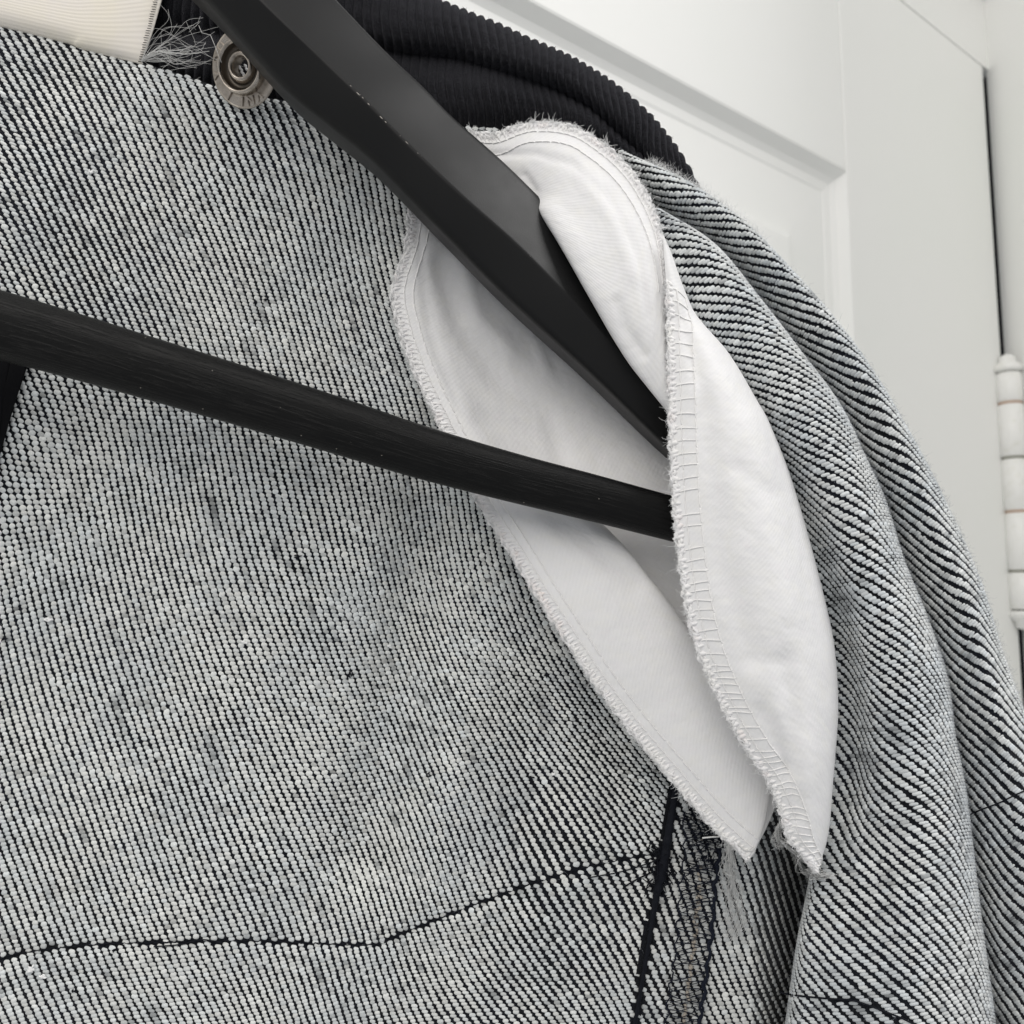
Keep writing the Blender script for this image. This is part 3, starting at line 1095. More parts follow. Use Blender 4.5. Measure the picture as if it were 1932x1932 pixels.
A_rows.append([(2 * x[0] - y[0], 2 * x[1] - y[1], x[2]) for x, y in zip(A_rows[-1], A_rows[-2])])
A_rows = [[(r[0][0], r[0][1], r[0][2] + 60), (r[1][0], r[1][1], r[1][2] + 20)] + r[2:] for r in A_rows]
A_rows = [r + [(r[-1][0] - 22, r[-1][1] + 6, 1720)] for r in A_rows]
PA, QA = loft(A_rows, 9, 10)
NA = normals(PA)
sleeve = grid_obj('sleeve', PA, m_warp, jacket)
part(sleeve, 'outer fold of the turned denim sleeve against the white door')
S, T_ = arc(PA, 22)
wob = 0.25 * np.sin(T_ / 120) + 0.12 * np.sin(S / 30 + T_ / 70)
phiA = (S * 1.0 - T_ * 0.72) / 21.0 + wob
psiA = (T_ + 0.10 * S) / 5.7
na, posa, nna = weave('weft_threads', sleeve, PA, NA, phiA, psiA, lambda p: to_uv(p)[0] < 2200, tint=(0.755, 0.77, 0.76))
fuzz('loose_fibres', sleeve, posa, nna, 1600)

# sleeve, inner fold (B)
B_rows = [
    [(1195, 410, 1625), (1212, 398, 1592), (1225, 392, 1580), (1236, 391, 1578), (1246, 396, 1586), (1256, 408, 1612)],
    [(1235, 530, 1625), (1262, 503, 1565), (1285, 482, 1545), (1311, 462, 1540), (1338, 456, 1552), (1356, 473, 1606)],
    [(1290, 650, 1630), (1328, 604, 1555), (1360, 576, 1532), (1391, 556, 1530), (1417, 551, 1545), (1434, 567, 1600)],
    [(1350, 730, 1660), (1390, 692, 1560), (1425, 667, 1527), (1461, 650, 1523), (1492, 649, 1540), (1509, 664, 1600)],
    [(1405, 810, 1672), (1442, 787, 1575), (1481, 766, 1522), (1522, 750, 1513), (1563, 745, 1535), (1586, 769, 1600)],
    [(1450, 905, 1682), (1485, 882, 1592), (1528, 864, 1518), (1571, 850, 1507), (1610, 845, 1530), (1632, 863, 1600)],
    [(1485, 1010, 1690), (1525, 992, 1606), (1573, 970, 1516), (1616, 955, 1502), (1647, 945, 1528), (1670, 945, 1600)],
    [(1512, 1110, 1694), (1560, 1100, 1616), (1606, 1085, 1518), (1651, 1070, 1499), (1685, 1060, 1525), (1705, 1057, 1600)],
    [(1535, 1210, 1696), (1590, 1205, 1622), (1631, 1195, 1522), (1683, 1180, 1494), (1724, 1165, 1520), (1745, 1155, 1600)],
    [(1548, 1310, 1696), (1607, 1310, 1624), (1648, 1300, 1526), (1706, 1290, 1491), (1759, 1280, 1518), (1785, 1272, 1600)],
    [(1552, 1420, 1690), (1613, 1420, 1618), (1656, 1415, 1530), (1721, 1405, 1491), (1777, 1395, 1518), (1801, 1385, 1600)],
    [(1545, 1535, 1670), (1600, 1540, 1600), (1654, 1530, 1533), (1731, 1515, 1490), (1794, 1500, 1518), (1821, 1490, 1600)],
    [(1530, 1655, 1625), (1578, 1660, 1560), (1652, 1650, 1524), (1736, 1635, 1489), (1807, 1620, 1518), (1836, 1611, 1600)],
    [(1505, 1785, 1615), (1555, 1785, 1548), (1640, 1780, 1512), (1736, 1765, 1487), (1817, 1750, 1518), (1851, 1740, 1600)],
    [(1485, 1935, 1612), (1548, 1940, 1540), (1640, 1935, 1505), (1741, 1925, 1484), (1832, 1915, 1518), (1874, 1910, 1600)],
    [(1472, 2055, 1612), (1543, 2060, 1538), (1640, 2060, 1503), (1746, 2050, 1484), (1842, 2040, 1518), (1887, 2030, 1600)]]
B_rows.append([(2 * x[0] - y[0], 2 * x[1] - y[1], x[2]) for x, y in zip(B_rows[-1], B_rows[-2])])
B_rows = [[(r[0][0] + 16, r[0][1] + 4, 1900)] + r + [(r[-1][0] - 20, r[-1][1] + 8, 1670)] for r in B_rows]
PB, QB = loft(B_rows, 9, 10)
NB = normals(PB)
fold = grid_obj('sleeve_fold', PB, m_warp, jacket)
part(fold, 'wide inner fold of the denim sleeve beside the white lining')
S, T_ = arc(PB, 42)
wob = 0.25 * np.sin(T_ / 140 + 1) + 0.15 * np.sin(S / 34 - T_ / 80)
phiB = (S - T_ * 0.93) / 21.5 + wob
psiB = (T_ - 0.06 * S) / 5.9 + 0.4 * np.sin(T_ / 200)
SEAM_S = [(1470, 1872), (1500, 1878), (1560, 1884), (1610, 1888), (1660, 1905), (1720, 1930), (1760, 1960)]


def keep_b(p):
    u, v = to_uv(p)
    d, _ = seg_dist(u, v, SEAM_S)
    return d > 2.0


nbb, posB, nnB = weave('weft_threads', fold, PB, NB, phiB, psiB, keep_b, tint=(0.755, 0.77, 0.76))
fuzz('loose_fibres', fold, posB, nnB, 1900)
print('FLOATS', nb, ns, na, nbb)


def project_to(Q, Pw, pts, lift):
    """nearest grid node of a loft in view coordinates -> surface point lifted to the viewer."""
    out = []
    q = Q.reshape(-1, 3)
    vis = q
    for (u, v) in pts:
        d = (vis[:, 0] - u) ** 2 + (vis[:, 1] - v) ** 2
        k = np.argsort(d)[:6]
        zz = np.min(q[k, 2])
        out.append((u, v, zz - lift))
    return W(np.array(out))


a = Acc()
a.tubes(project_to(QB, PB, resample(SEAM_S, 8), 2), 1.7 * K, 6)
a.build('sleeve_stitching', m_thread, jacket)
a = Acc()
a.tubes(project_to(QA, PA, resample([(1828, 1538), (1850, 1528), (1885, 1515), (1915, 1500), (1945, 1487)], 8), 2), 1.4 * K, 6)
a.build('sleeve_stitching', m_thread, jacket)

# fuzzy rims on the folds
a = Acc()


def rim(Pg, Ng, col, n, ln, rad, spread=0.8, nrm=0.6, jit=3):
    r_ = rng.integers(0, Pg.shape[0], n)
    c_ = np.clip(col + rng.integers(-jit, jit + 1, n), 0, Pg.shape[1] - 1)
    nx = np.clip(r_ + 1, 0, Pg.shape[0] - 1)
    p = Pg[r_, c_] + (Pg[nx, c_] - Pg[r_, c_]) * rng.random((n, 1))
    d = Ng[r_, c_] * nrm + rng.normal(size=(n, 3)) * spread
    fibres(a, p, d, rng.uniform(*ln, n) * K, rad * K, 0.8, k=6)


rim(PB, NB, 58, 3000, (5, 14), 0.22)
rim(PA, NA, 39, 2600, (5, 15), 0.20)
rim(PB, NB, 14, 2200, (5, 15), 0.25)
a.build('edge_fuzz', m_greyfluff, jacket, kind='stuff')
a = Acc()
A1 = PA[3:22]
rim(A1, NA[3:22], 34, 700, (10, 26), 0.28, 0.6, 1.0, 4)
a.build('edge_fuzz', m_fluff, jacket, kind='stuff')

# ---- white lining --------------------------------------------------
def uv_of(P, s=1.0):
    dS = np.linalg.norm(np.diff(P, axis=1), axis=-1)
    S_ = np.concatenate([np.zeros((P.shape[0], 1)), np.cumsum(dS, 1)], 1)
    dT = np.linalg.norm(np.diff(P[:, P.shape[1] // 2], axis=0), axis=-1)
    T__ = np.concatenate([[0], np.cumsum(dT)])[:, None] * np.ones((1, P.shape[1]))
    return np.stack([S_, T__], -1) / K * s


W3 = [
    [(772, 372, 1618), (800, 385, 1622), (835, 405, 1640), (900, 430, 1670), (960, 450, 1690), (1040, 470, 1700)],
    [(764, 465, 1606), (802, 458, 1612), (860, 470, 1645), (930, 495, 1680), (1000, 520, 1705), (1110, 540, 1725)],
    [(739, 545, 1598), (790, 540, 1608), (865, 555, 1652), (950, 580, 1694), (1040, 610, 1722), (1180, 640, 1735)],
    [(744, 600, 1594), (798, 600, 1606), (885, 625, 1656), (980, 670, 1705), (1090, 700, 1735), (1250, 720, 1745)],
    [(772, 685, 1590), (828, 690, 1602), (915, 735, 1650), (1010, 780, 1698), (1130, 800, 1722), (1300, 820, 1730)],
    [(822, 792, 1588), (874, 795, 1598), (955, 845, 1636), (1050, 880, 1668), (1170, 900, 1690), (1320, 920, 1705)],
    [(860, 872, 1586), (912, 870, 1592), (990, 905, 1612), (1085, 930, 1632), (1160, 945, 1668), (1325, 965, 1698)],
    [(892, 935, 1584), (946, 930, 1586), (1022, 940, 1592), (1118, 972, 1605), (1140, 990, 1655), (1330, 1010, 1692)],
    [(960, 1042, 1580), (1018, 1030, 1574), (1095, 1022, 1572), (1182, 1037, 1583), (1176, 1050, 1648), (1340, 1085, 1682)],
    [(1010, 1122, 1577), (1066, 1105, 1567), (1140, 1088, 1564), (1222, 1088, 1578), (1216, 1100, 1643), (1360, 1135, 1672)],
    [(1062, 1203, 1575), (1115, 1178, 1561), (1180, 1155, 1558), (1262, 1141, 1574), (1255, 1154, 1638), (1385, 1190, 1662)],
    [(1120, 1290, 1572), (1176, 1260, 1556), (1238, 1232, 1552), (1312, 1212, 1568), (1303, 1224, 1632), (1410, 1255, 1652)],
    [(1182, 1372, 1570), (1236, 1342, 1554), (1292, 1314, 1549), (1362, 1290, 1564), (1352, 1300, 1622), (1432, 1322, 1642)],
    [(1240, 1441, 1567), (1290, 1412, 1551), (1338, 1385, 1548), (1402, 1362, 1562), (1393, 1370, 1612), (1450, 1385, 1628)],
    [(1292, 1502, 1565), (1335, 1474, 1551), (1374, 1448, 1549), (1430, 1425, 1561), (1422, 1432, 1603), (1462, 1444, 1612)],
    [(1344, 1561, 1562), (1376, 1540, 1553), (1406, 1518, 1551), (1449, 1490, 1559), (1440, 1497, 1590), (1466, 1504, 1596)],
    [(1384, 1597, 1561), (1402, 1588, 1555), (1418, 1576, 1553), (1441, 1552, 1558), (1434, 1556, 1578), (1446, 1560, 1584)],
    [(1410, 1622, 1560), (1413, 1620, 1557), (1416, 1618, 1556), (1421, 1613, 1558), (1419, 1612, 1568), (1418, 1611, 1573)]]
W3 = [[(u_, v_, z_ if z_ < 1640 else 1640 + (z_ - 1640) * 0.6) for u_, v_, z_ in r] for r in W3]
P3, Q3 = loft(W3, 7, 9)
W2 = [
    [(1250, 440, 1503), (1252, 446, 1502), (1256, 456, 1504), (1262, 472, 1515)],
    [(1257, 540, 1492), (1271, 548, 1487), (1288, 562, 1494), (1308, 586, 1520)],
    [(1259, 640, 1482), (1295, 645, 1469), (1332, 650, 1476), (1374, 668, 1525)],
    [(1261, 740, 1474), (1320, 738, 1452), (1382, 745, 1462), (1431, 766, 1525)],
    [(1264, 850, 1469), (1340, 845, 1441), (1417, 850, 1453), (1477, 868, 1525)],
    [(1270, 960, 1466), (1360, 955, 1436), (1443, 960, 1450), (1512, 978, 1525)],
    [(1284, 1090, 1463), (1390, 1085, 1433), (1478, 1090, 1448), (1546, 1105, 1525)],
    [(1306, 1200, 1463), (1415, 1200, 1433), (1503, 1205, 1448), (1570, 1217, 1525)],
    [(1345, 1300, 1466), (1442, 1303, 1437), (1521, 1307, 1452), (1578, 1330, 1525)],
    [(1398, 1400, 1470), (1472, 1402, 1446), (1532, 1405, 1458), (1574, 1417, 1525)],
    [(1443, 1465, 1476), (1495, 1468, 1456), (1537, 1472, 1468), (1569, 1485, 1525)],
    [(1470, 1528, 1484), (1508, 1532, 1470), (1537, 1536, 1480), (1564, 1550, 1528)],
    [(1486, 1580, 1492), (1515, 1582, 1484), (1536, 1584, 1490), (1557, 1592, 1530)],
    [(1518, 1618, 1500), (1528, 1619, 1496), (1537, 1619, 1499), (1550, 1616, 1526)],
    [(1536, 1643, 1505), (1538, 1644, 1503), (1540, 1644, 1504), (1543, 1642, 1515)]]
W2 = [r + [(r[-1][0] - 12, r[-1][1] + 2, 1585)] for r in W2]
P2f, Q2 = loft(W2, 9, 11)
W1 = [
    [(878, 247, 1602), (878, 262, 1600), (872, 285, 1604), (862, 312, 1612), (850, 330, 1625)],
    [(930, 253, 1592), (938, 280, 1586), (928, 312, 1590), (915, 345, 1604), (900, 365, 1625)],
    [(1000, 233, 1580), (995, 272, 1568), (980, 322, 1572), (960, 362, 1594), (945, 385, 1620)],
    [(1075, 239, 1568), (1060, 287, 1548), (1032, 342, 1550), (1000, 385, 1572), (985, 405, 1600)],
    [(1130, 268, 1556), (1105, 322, 1534), (1066, 378, 1532), (1022, 396, 1545), (1012, 398, 1580)],
    [(1180, 310, 1546), (1145, 372, 1522), (1098, 424, 1518), (1043, 430, 1530), (1040, 428, 1575)],
    [(1218, 365, 1536), (1180, 432, 1510), (1128, 482, 1508), (1070, 478, 1522), (1069, 474, 1575)],
    [(1243, 425, 1526), (1206, 492, 1501), (1155, 540, 1501), (1100, 533, 1518), (1100, 528, 1575)],
    [(1254, 490, 1516), (1226, 552, 1495), (1180, 596, 1498), (1130, 587, 1518), (1132, 582, 1575)],
    [(1257, 560, 1508), (1241, 612, 1492), (1206, 650, 1500), (1160, 640, 1520), (1164, 634, 1577)],
    [(1260, 640, 1500), (1251, 672, 1492), (1226, 702, 1504), (1190, 688, 1524), (1196, 682, 1580)],
    [(1262, 720, 1496), (1258, 734, 1494), (1246, 748, 1506), (1225, 733, 1528), (1232, 728, 1582)],
    [(1270, 790, 1494), (1270, 790, 1496), (1268, 786, 1508), (1262, 778, 1532), (1268, 774, 1585)]]
P1, Q1 = loft(W1, 9, 9)


def wrinkle(P, Q, lst):
    """fine creases pressed into the cloth: (points, depth, width)"""
    nr = normals(P)
    for pts, amp, wd_ in lst:
        d, _ = seg_dist(Q[..., 0], Q[..., 1], pts)
        P = P - nr * (amp * K * np.exp(-(d / wd_) ** 2))[..., None]
    return P


P3 = wrinkle(P3, Q3, [([(830, 500), (870, 620), (940, 720)], 9, 20), ([(870, 480), (900, 600), (960, 660)], -7, 16),
                      ([(960, 740), (1030, 780), (1060, 850)], 6, 14), ([(1010, 640), (1030, 700)], -6, 7),
                      ([(900, 790), (960, 800), (1040, 830), (1070, 880)], 5, 16), ([(1050, 985), (1120, 1030), (1200, 1100)], 6, 22),
                      ([(790, 430), (800, 540), (815, 640), (870, 780)], 4, 9)])
P2f = wrinkle(P2f, Q2, [([(1330, 790), (1345, 900), (1365, 1060), (1420, 1240)], 9, 26), ([(1420, 800), (1440, 960), (1480, 1150)], -5, 30),
                        ([(1480, 1250), (1500, 1350), (1490, 1450)], 8, 24), ([(1290, 600), (1330, 760)], 6, 18),
                        ([(1440, 1340), (1480, 1440), (1505, 1540)], 6, 14), ([(1390, 880), (1450, 930)], 4, 18)])
P1 = wrinkle(P1, Q1, [([(880, 300), (930, 292), (1010, 290), (1080, 310), (1150, 380), (1200, 480), (1225, 600)], 3.5, 7),
                      ([(1165, 570), (1180, 620), (1215, 670)], 5, 10), ([(990, 330), (1010, 360)], 5, 7),
                      ([(1100, 330), (1160, 420), (1195, 520)], -4, 16), ([(1040, 400), (1100, 470)], -3, 20)])

lining_l = grid_obj('armhole_lining', P3, m_lin, jacket, uv=uv_of(P3), thick=0.0003)
part(lining_l, 'left half of the white lining behind the hanger bar')
lining_r = grid_obj('lining_flap', P2f, m_lin, jacket, uv=uv_of(P2f), thick=0.0003)
part(lining_r, 'right flap of the white lining, lying over the ends of the hanger')
lining_t = grid_obj('upper_lining', P1, m_lin, jacket, uv=uv_of(P1), thick=0.0003)
part(lining_t, 'curved upper lobe of the white lining draped on the hanger arm')


def edge_frame(P, r0=0, r1=None):
    """Edge curve (column 0), inward arc-length sampler."""
    P = P[r0:r1]
    nr = normals(P)
    if np.sum(nr * (P - CAM)) > 0:
        nr = -nr
    dS = np.linalg.norm(np.diff(P, axis=1), axis=-1)
    S_ = np.concatenate([np.zeros((P.shape[0], 1)), np.cumsum(dS, 1)], 1) / K
    dT = np.linalg.norm(np.diff(P[:, 0], axis=0), axis=-1)
    T__ = np.concatenate([[0], np.cumsum(dT)]) / K

    def at(t_, d):
        r = np.interp(t_, T__, np.arange(len(T__)))
        i = min(int(r), len(T__) - 2)
        f = r - i
        res = []
        for k in (i, i + 1):
            lim = S_[k, -1]
            dd_ = min(d, lim)
            p = np.array([np.interp(dd_, S_[k], P[k, :, x]) for x in range(3)])
            n_ = np.array([np.interp(dd_, S_[k], nr[k, :, x]) for x in range(3)])
            res.append((p, n_))
        p = res[0][0] * (1 - f) + res[1][0] * f
        n_ = res[0][1] * (1 - f) + res[1][1] * f
        n_ = n_ - AF * 0.6
        n_ = n_ / (np.linalg.norm(n_) + 1e-12)
        return p + n_ * 1.6 * K, n_
    return at, T__[-1]


def serge(parent, P, r0=0, r1=None, w1=25, w2=44, pitch=11.0, seed=0, rag=1.0, rung=None, stitch=24.0, lump=1.0):
    global rng
    at_, LT = edge_frame(P, r0, r1)
    rnd = np.random.default_rng(seed)
    a = Acc()
    # raw edge: lumpy, uneven roll of gathered cloth
    for lay in range(3):
        ts = np.arange(0, LT, 2.4)
        n_ = len(ts)
        wv_ = (1.8 * np.sin(ts / 8.3 + lay) + 1.5 * np.sin(ts / 3.7 + 2 * lay) + rnd.normal(0, 0.8, n_)) * lump
        rad = 2.3 + 1.0 * np.sin(ts / 3.1 + lay * 2) + rnd.normal(0, 0.5, n_)
        ed = []
        for t_, x in zip(ts, wv_):
            p, nn_ = at_(t_, max(0.0, 1.5 + lay * 2.6 + x))
            pi, _ = at_(t_, 14)
            outw = (p - pi) / (np.linalg.norm(p - pi) + 1e-12)
            ed.append(p + nn_ * (1.0 - 0.3 * lay) * K + outw * max(0.0, -(1.5 + lay * 2.6 + x)) * K)
        a.tubes(np.array(ed), (np.clip(rad, 0.9, 4.4) * K)[None], 6)
    # puckers of the cloth inside the overlocked band
    t_ = 3.0
    while t_ < LT - 3:
        k0 = t_ + rnd.normal(0, 1.2)
        wd_ = pitch * rnd.uniform(0.7, 1.2)
        pts = []
        for d, lf in ((0.5, 0.6), (w1 * 0.25, 1.6), (w1 * 0.55, 1.0), (w1 * 0.85, -0.9)):
            p, nn_ = at_(k0 + rnd.normal(0, 0.8) - d * 0.12, d)
            pts.append(p + nn_ * (lf * lump + rnd.normal(0, 0.25) - wd_ * 0.16) * K)
        a.tubes(cr(np.array(pts), 3), np.array([[wd_ * 0.36 * K * x for x in np.sin(np.linspace(0.5, 2.9, 10))]]), 7)
        t_ += pitch * (1 + rnd.normal(0, 0.2))
    o = a.build('gathered_edge', m_lin2, parent, kind='stuff')
    a = Acc()
    # rungs of the safety stitch
    if rung:
        t_ = 6.0
        while t_ < LT - 6:
            f = t_ / LT
            pt = rung[0] + (rung[1] - rung[0]) * min(1, max(0, (f - 0.15) / 0.5))
            jt = rnd.normal(0, 1.6)
            if rnd.random() < 0.12:
                t_ += pt
                continue
            tl = rnd.normal(0, 2.0)
            pts = []
            for d, dt, lf in ((w1 - 8, 2 + tl, 0.2), (w1 - 1, 0.6 + tl, 1.0), ((w1 + w2) / 2, tl * 0.4, 0.8), (w2 - 1, 0, 0.9), (w2 + 1.5, -1, 0.1)):
                p, nn_ = at_(t_ + dt + jt, d + rnd.normal(0, 0.5))
                pts.append(p + nn_ * lf * K)
            a.tubes(cr(np.array(pts), 3), rnd.uniform(0.8, 1.25) * K, 5)
            t_ += pt * (1 + rnd.normal(0, 0.05))
    else:
        t_ = 3.0
        while t_ < LT - 3:
            pts = []
            for d, dt, lf in ((-0.5, -2.0, 2.5), (w1 * 0.4, -0.5, 3.0), (w1 * 0.8, 1.0, 1.4), (w1, 2.5, 0.4)):
                p, nn_ = at_(t_ + dt + rnd.normal(0, 0.6), max(0, d))
                pts.append(p + nn_ * lf * K)
            a.tubes(cr(np.array(pts), 3), 0.42 * K, 4)
            t_ += pitch * (1 + rnd.normal(0, 0.25))
    # running stitches
    for off in (w1 + 1, w2):
        t_ = 2.0
        sl = stitch
        while t_ < LT - sl:
            pts = []
            for f, lf in ((0, -0.8), (0.12, 0.7), (0.5, 1.0), (0.86, 0.8), (0.98, -0.8)):
                p, nn_ = at_(t_ + f * sl, off + rnd.normal(0, 0.3) + (1.2 if f in (0, 0.98) else 0))
                pts.append(p + nn_ * lf * K)
            a.tubes(cr(np.array(pts), 3), 1.1 * K, 5)
            t_ += sl * (1 + rnd.normal(0, 0.05))
    a.build('overlock_stitching', m_sew, parent, kind='stuff')
    # frayed fibres
    a = Acc()
    n = int(LT * 5.0 * rag)
    tt_ = rnd.random(n) * LT
    tt_ = tt_ + 4.0 * np.sin(tt_ / 6.0) + 2.5 * np.sin(tt_ / 2.3)
    tt_ = np.clip(tt_, 0, LT)
    p0, d0 = [], []
    for x in tt_:
        p, nn_ = at_(x, rnd.random() * 5)
        pi, _ = at_(x, 14)
        outw = p - pi
        outw = outw / (np.linalg.norm(outw) + 1e-12)
        p0.append(p + nn_ * rnd.random() * 3 * K)
        d0.append(outw * rnd.uniform(0.2, 1.2) + nn_ * rnd.uniform(-0.5, 0.8) + rnd.normal(size=3) * 0.6)
    ln_ = np.where(rnd.random(n) < 0.05, rnd.uniform(11, 24, n), rnd.uniform(3, 9, n))
    ln_ = ln_ * (0.65 + 0.55 * np.sin(tt_ / 5.1) ** 2)
    sv = rng
    rng = rnd
    fibres(a, np.array(p0), np.array(d0), ln_ * K, 0.45 * K, 0.8, k=5)
    rng = sv
    a.build('frayed_edge', m_fluff, parent, kind='stuff')


m_lin2, t, b = mat('raw_white_cotton', (0.78, 0.77, 0.765), 0.85, spec=0.15)
oc = objcoord(t)
n1 = noise(t, 240, 3, 0.6, oc)
r1 = ramp(t, n1.outputs['Fac'], [(0.3, (0.87, 0.86, 0.84)), (0.55, (0.86, 0.85, 0.855)), (0.8, (0.83, 0.76, 0.73))])
t.links.new(r1.outputs[0], b.inputs['Base Color'])
n2 = noise(t, 3000, 3, 0.6, oc)
bump(t, b, n2.outputs['Fac'], 0.3, 0.0002)
serge(lining_l, P3, seed=3, w1=24, w2=42, pitch=9, rag=1.1)
serge(lining_t, P1, 0, 78, seed=5, w1=20, w2=44, pitch=9, rag=1.5, stitch=16)
serge(lining_r, P2f, 8, None, seed=9, w1=21, w2=46, pitch=12, rag=0.75, rung=(26, 13), stitch=26)

# hanging tufts at the tips of the lining
a = Acc()


def strand(pts, n, spread, rad, seed, wob=4, zlift=0):
    rnd = np.random.default_rng(seed)
    c = resample(pts, 7)
    k = len(c)
    P_ = []
    for i in range(n):
        m0 = rnd.integers(0, max(1, k // 5))
        off = rnd.normal(0, spread, 2)
        s = np.linspace(0, 1, k)
        ph = rnd.uniform(0, 6.28, 4)
        x = c[:, 0] + off[0] * (0.25 + s) + wob * (np.sin(s * 11 + ph[0]) + 0.6 * np.sin(s * 23 + ph[1])) * (0.2 + s * 0.8)
        y = c[:, 1] + off[1] * (0.1 + s * 0.6) * 0.6 + wob * 0.4 * np.sin(s * 15 + ph[2])
        z = c[:, 2] + rnd.normal(0, spread * 0.5) + wob * np.sin(s * 13 + ph[3]) - zlift
        P_.append(W(np.stack([x, y, z], 1)))
    a.tubes(np.array(P_), rad * K, 3)


strand([(1378, 1592, 1560), (1380, 1625, 1572), (1384, 1670, 1585), (1390, 1720, 1600), (1393, 1745, 1606), (1386, 1772, 1610)], 30, 9, 0.42, 1, 8)
strand([(1372, 1594, 1560), (1372, 1640, 1578), (1380, 1690, 1595)], 14, 12, 0.4, 2, 9)
strand([(1472, 1585, 1500), (1490, 1602, 1520), (1512, 1618, 1530), (1545, 1640, 1532)], 14, 2.5, 0.7, 3, 2)
strand([(1470, 1555, 1505), (1466, 1580, 1520), (1476, 1598, 1530)], 30, 7, 0.4, 4, 6)
strand([(1525, 1640, 1515), (1540, 1650, 1525), (1556, 1652, 1530)], 44, 9, 0.42, 5, 8)
strand([(1500, 1610, 1525), (1515, 1640, 1535), (1540, 1655, 1538)], 12, 7, 0.3, 6, 6)
a.tubes(W(np.array([(1325, 1581, 1575), (1345, 1579, 1572), (1368, 1578, 1566), (1388, 1588, 1556), (1404, 1604, 1551), (1418, 1605, 1550), (1425, 1597, 1551)], float)), 1.5 * K, 6)
a.build('frayed_threads', m_tuft, jacket, kind='stuff')

# ---- corduroy collar ------------------------------------------------
cx = [-300, 180, 300, 420, 560, 680, 832, 894, 948, 1003, 1075, 1120, 1166, 1205, 1239, 1270, 1294, 1314, 1330, 1339]
ty = [-260, -190, -170, -140, -100, -60, -2, 24, 45, 71, 101, 126, 155, 187, 218, 255, 288, 322, 355, 384]
lx = [-300, 180, 265, 415, 580, 700, 875, 948, 1075, 1148, 1185, 1257, 1330, 1345]
ly = [-20, 100, 126, 172, 204, 226, 240, 236, 246, 288, 312, 346, 384, 396]
fx = [-300, 180, 560, 700, 748, 857, 948, 1039, 1112, 1180, 1240, 1300, 1340]
fy = [-60, 60, 66, 88, 100, 108, 133, 163, 200, 262, 318, 360, 388]
ncol = 1600
us = np.linspace(-290, 1338, ncol)
yt, yl, yf = np.interp(us, cx, ty), np.interp(us, lx, ly), np.interp(us, fx, fy)
yl = yl + 8
yf = np.minimum(yf, yl - 2)
# smooth the outlines
ker = np.hanning(41)
ker /= ker.sum()
sm = lambda y: np.convolve(np.pad(y, 20, mode='edge'), ker, 'valid')
yt, yl, yf = sm(yt), sm(yl), sm(yf)
nrow = 70
s = np.linspace(0, 1, nrow)
Uc = np.repeat(us[None], nrow, 0)
# profile: turned-under top edge, full roll, crease, stand
yy = np.interp(s, [0, 0.06, 0.60, 0.64, 1.0], [0.06, 0.0, 0.97, 1.03, 2.0])
Vc = np.where(yy[:, None] <= 1, yt + (yf - yt) * yy[:, None], yf + (yl - yf) * (yy[:, None] - 1))
zp = np.interp(s, [0, 0.05, 0.12, 0.25, 0.40, 0.52, 0.60, 0.63, 0.68, 0.76, 0.88, 1.0],
               [70, 36, 12, -6, -12, -6, 14, 26, 12, -2, 2, 22])
zp = np.convolve(np.pad(zp, 2, mode='edge'), np.ones(5) / 5, 'valid')
fade = np.interp(us, [190, 1150, 1338], [1, 1, 0.35])
Zc = 1625 + zp[:, None] * fade[None] + 3 * np.sin(Uc * 0.02 + Vc * 0.03)
Zc = Zc + np.interp(us, [190, 560, 820, 1338], [26, 24, 0, 8])[None]
lean = (yy[:, None] - 1) * np.interp(us, [190, 800, 1338], [6, 4, 10])[None]
Pc = W(np.stack([Uc + lean, Vc, Zc], -1))
Nc = normals(Pc)
if np.sum(Nc * (Pc - CAM)) > 0:
    Nc = -Nc
pw = np.interp(us, [190, 900, 1160, 1338], [17.2, 17.0, 14.5, 11.5])
ph = np.cumsum((us[1] - us[0]) / pw)
phase = ph[None] + 0.18 * np.sin(Vc * 0.05)
wale = np.abs(np.sin(np.pi * phase)) ** 0.75
Pc = Pc + Nc * ((wale * 5.6 - 2.8) * K + rng.normal(0, 0.25, wale.shape) * K)[..., None]
collar = grid_obj('collar', Pc, m_cord, jacket)
part(collar, 'black corduroy collar with raised ribs')
a = Acc()
n = 5200
ri, ci = rng.integers(2, nrow - 3, n), rng.integers(550, ncol, n)
keep = wale[ri, ci] > 0.75
ri, ci = ri[keep], ci[keep]
fibres(a, Pc[ri, ci], Nc[ri, ci] * 0.8 + rng.normal(size=(len(ri), 3)) * 0.6, rng.uniform(2, 5, len(ri)) * K, 0.35 * K, 0.5, k=4)
a.build('pile_fibres', m_darkfluff, collar, kind='stuff')

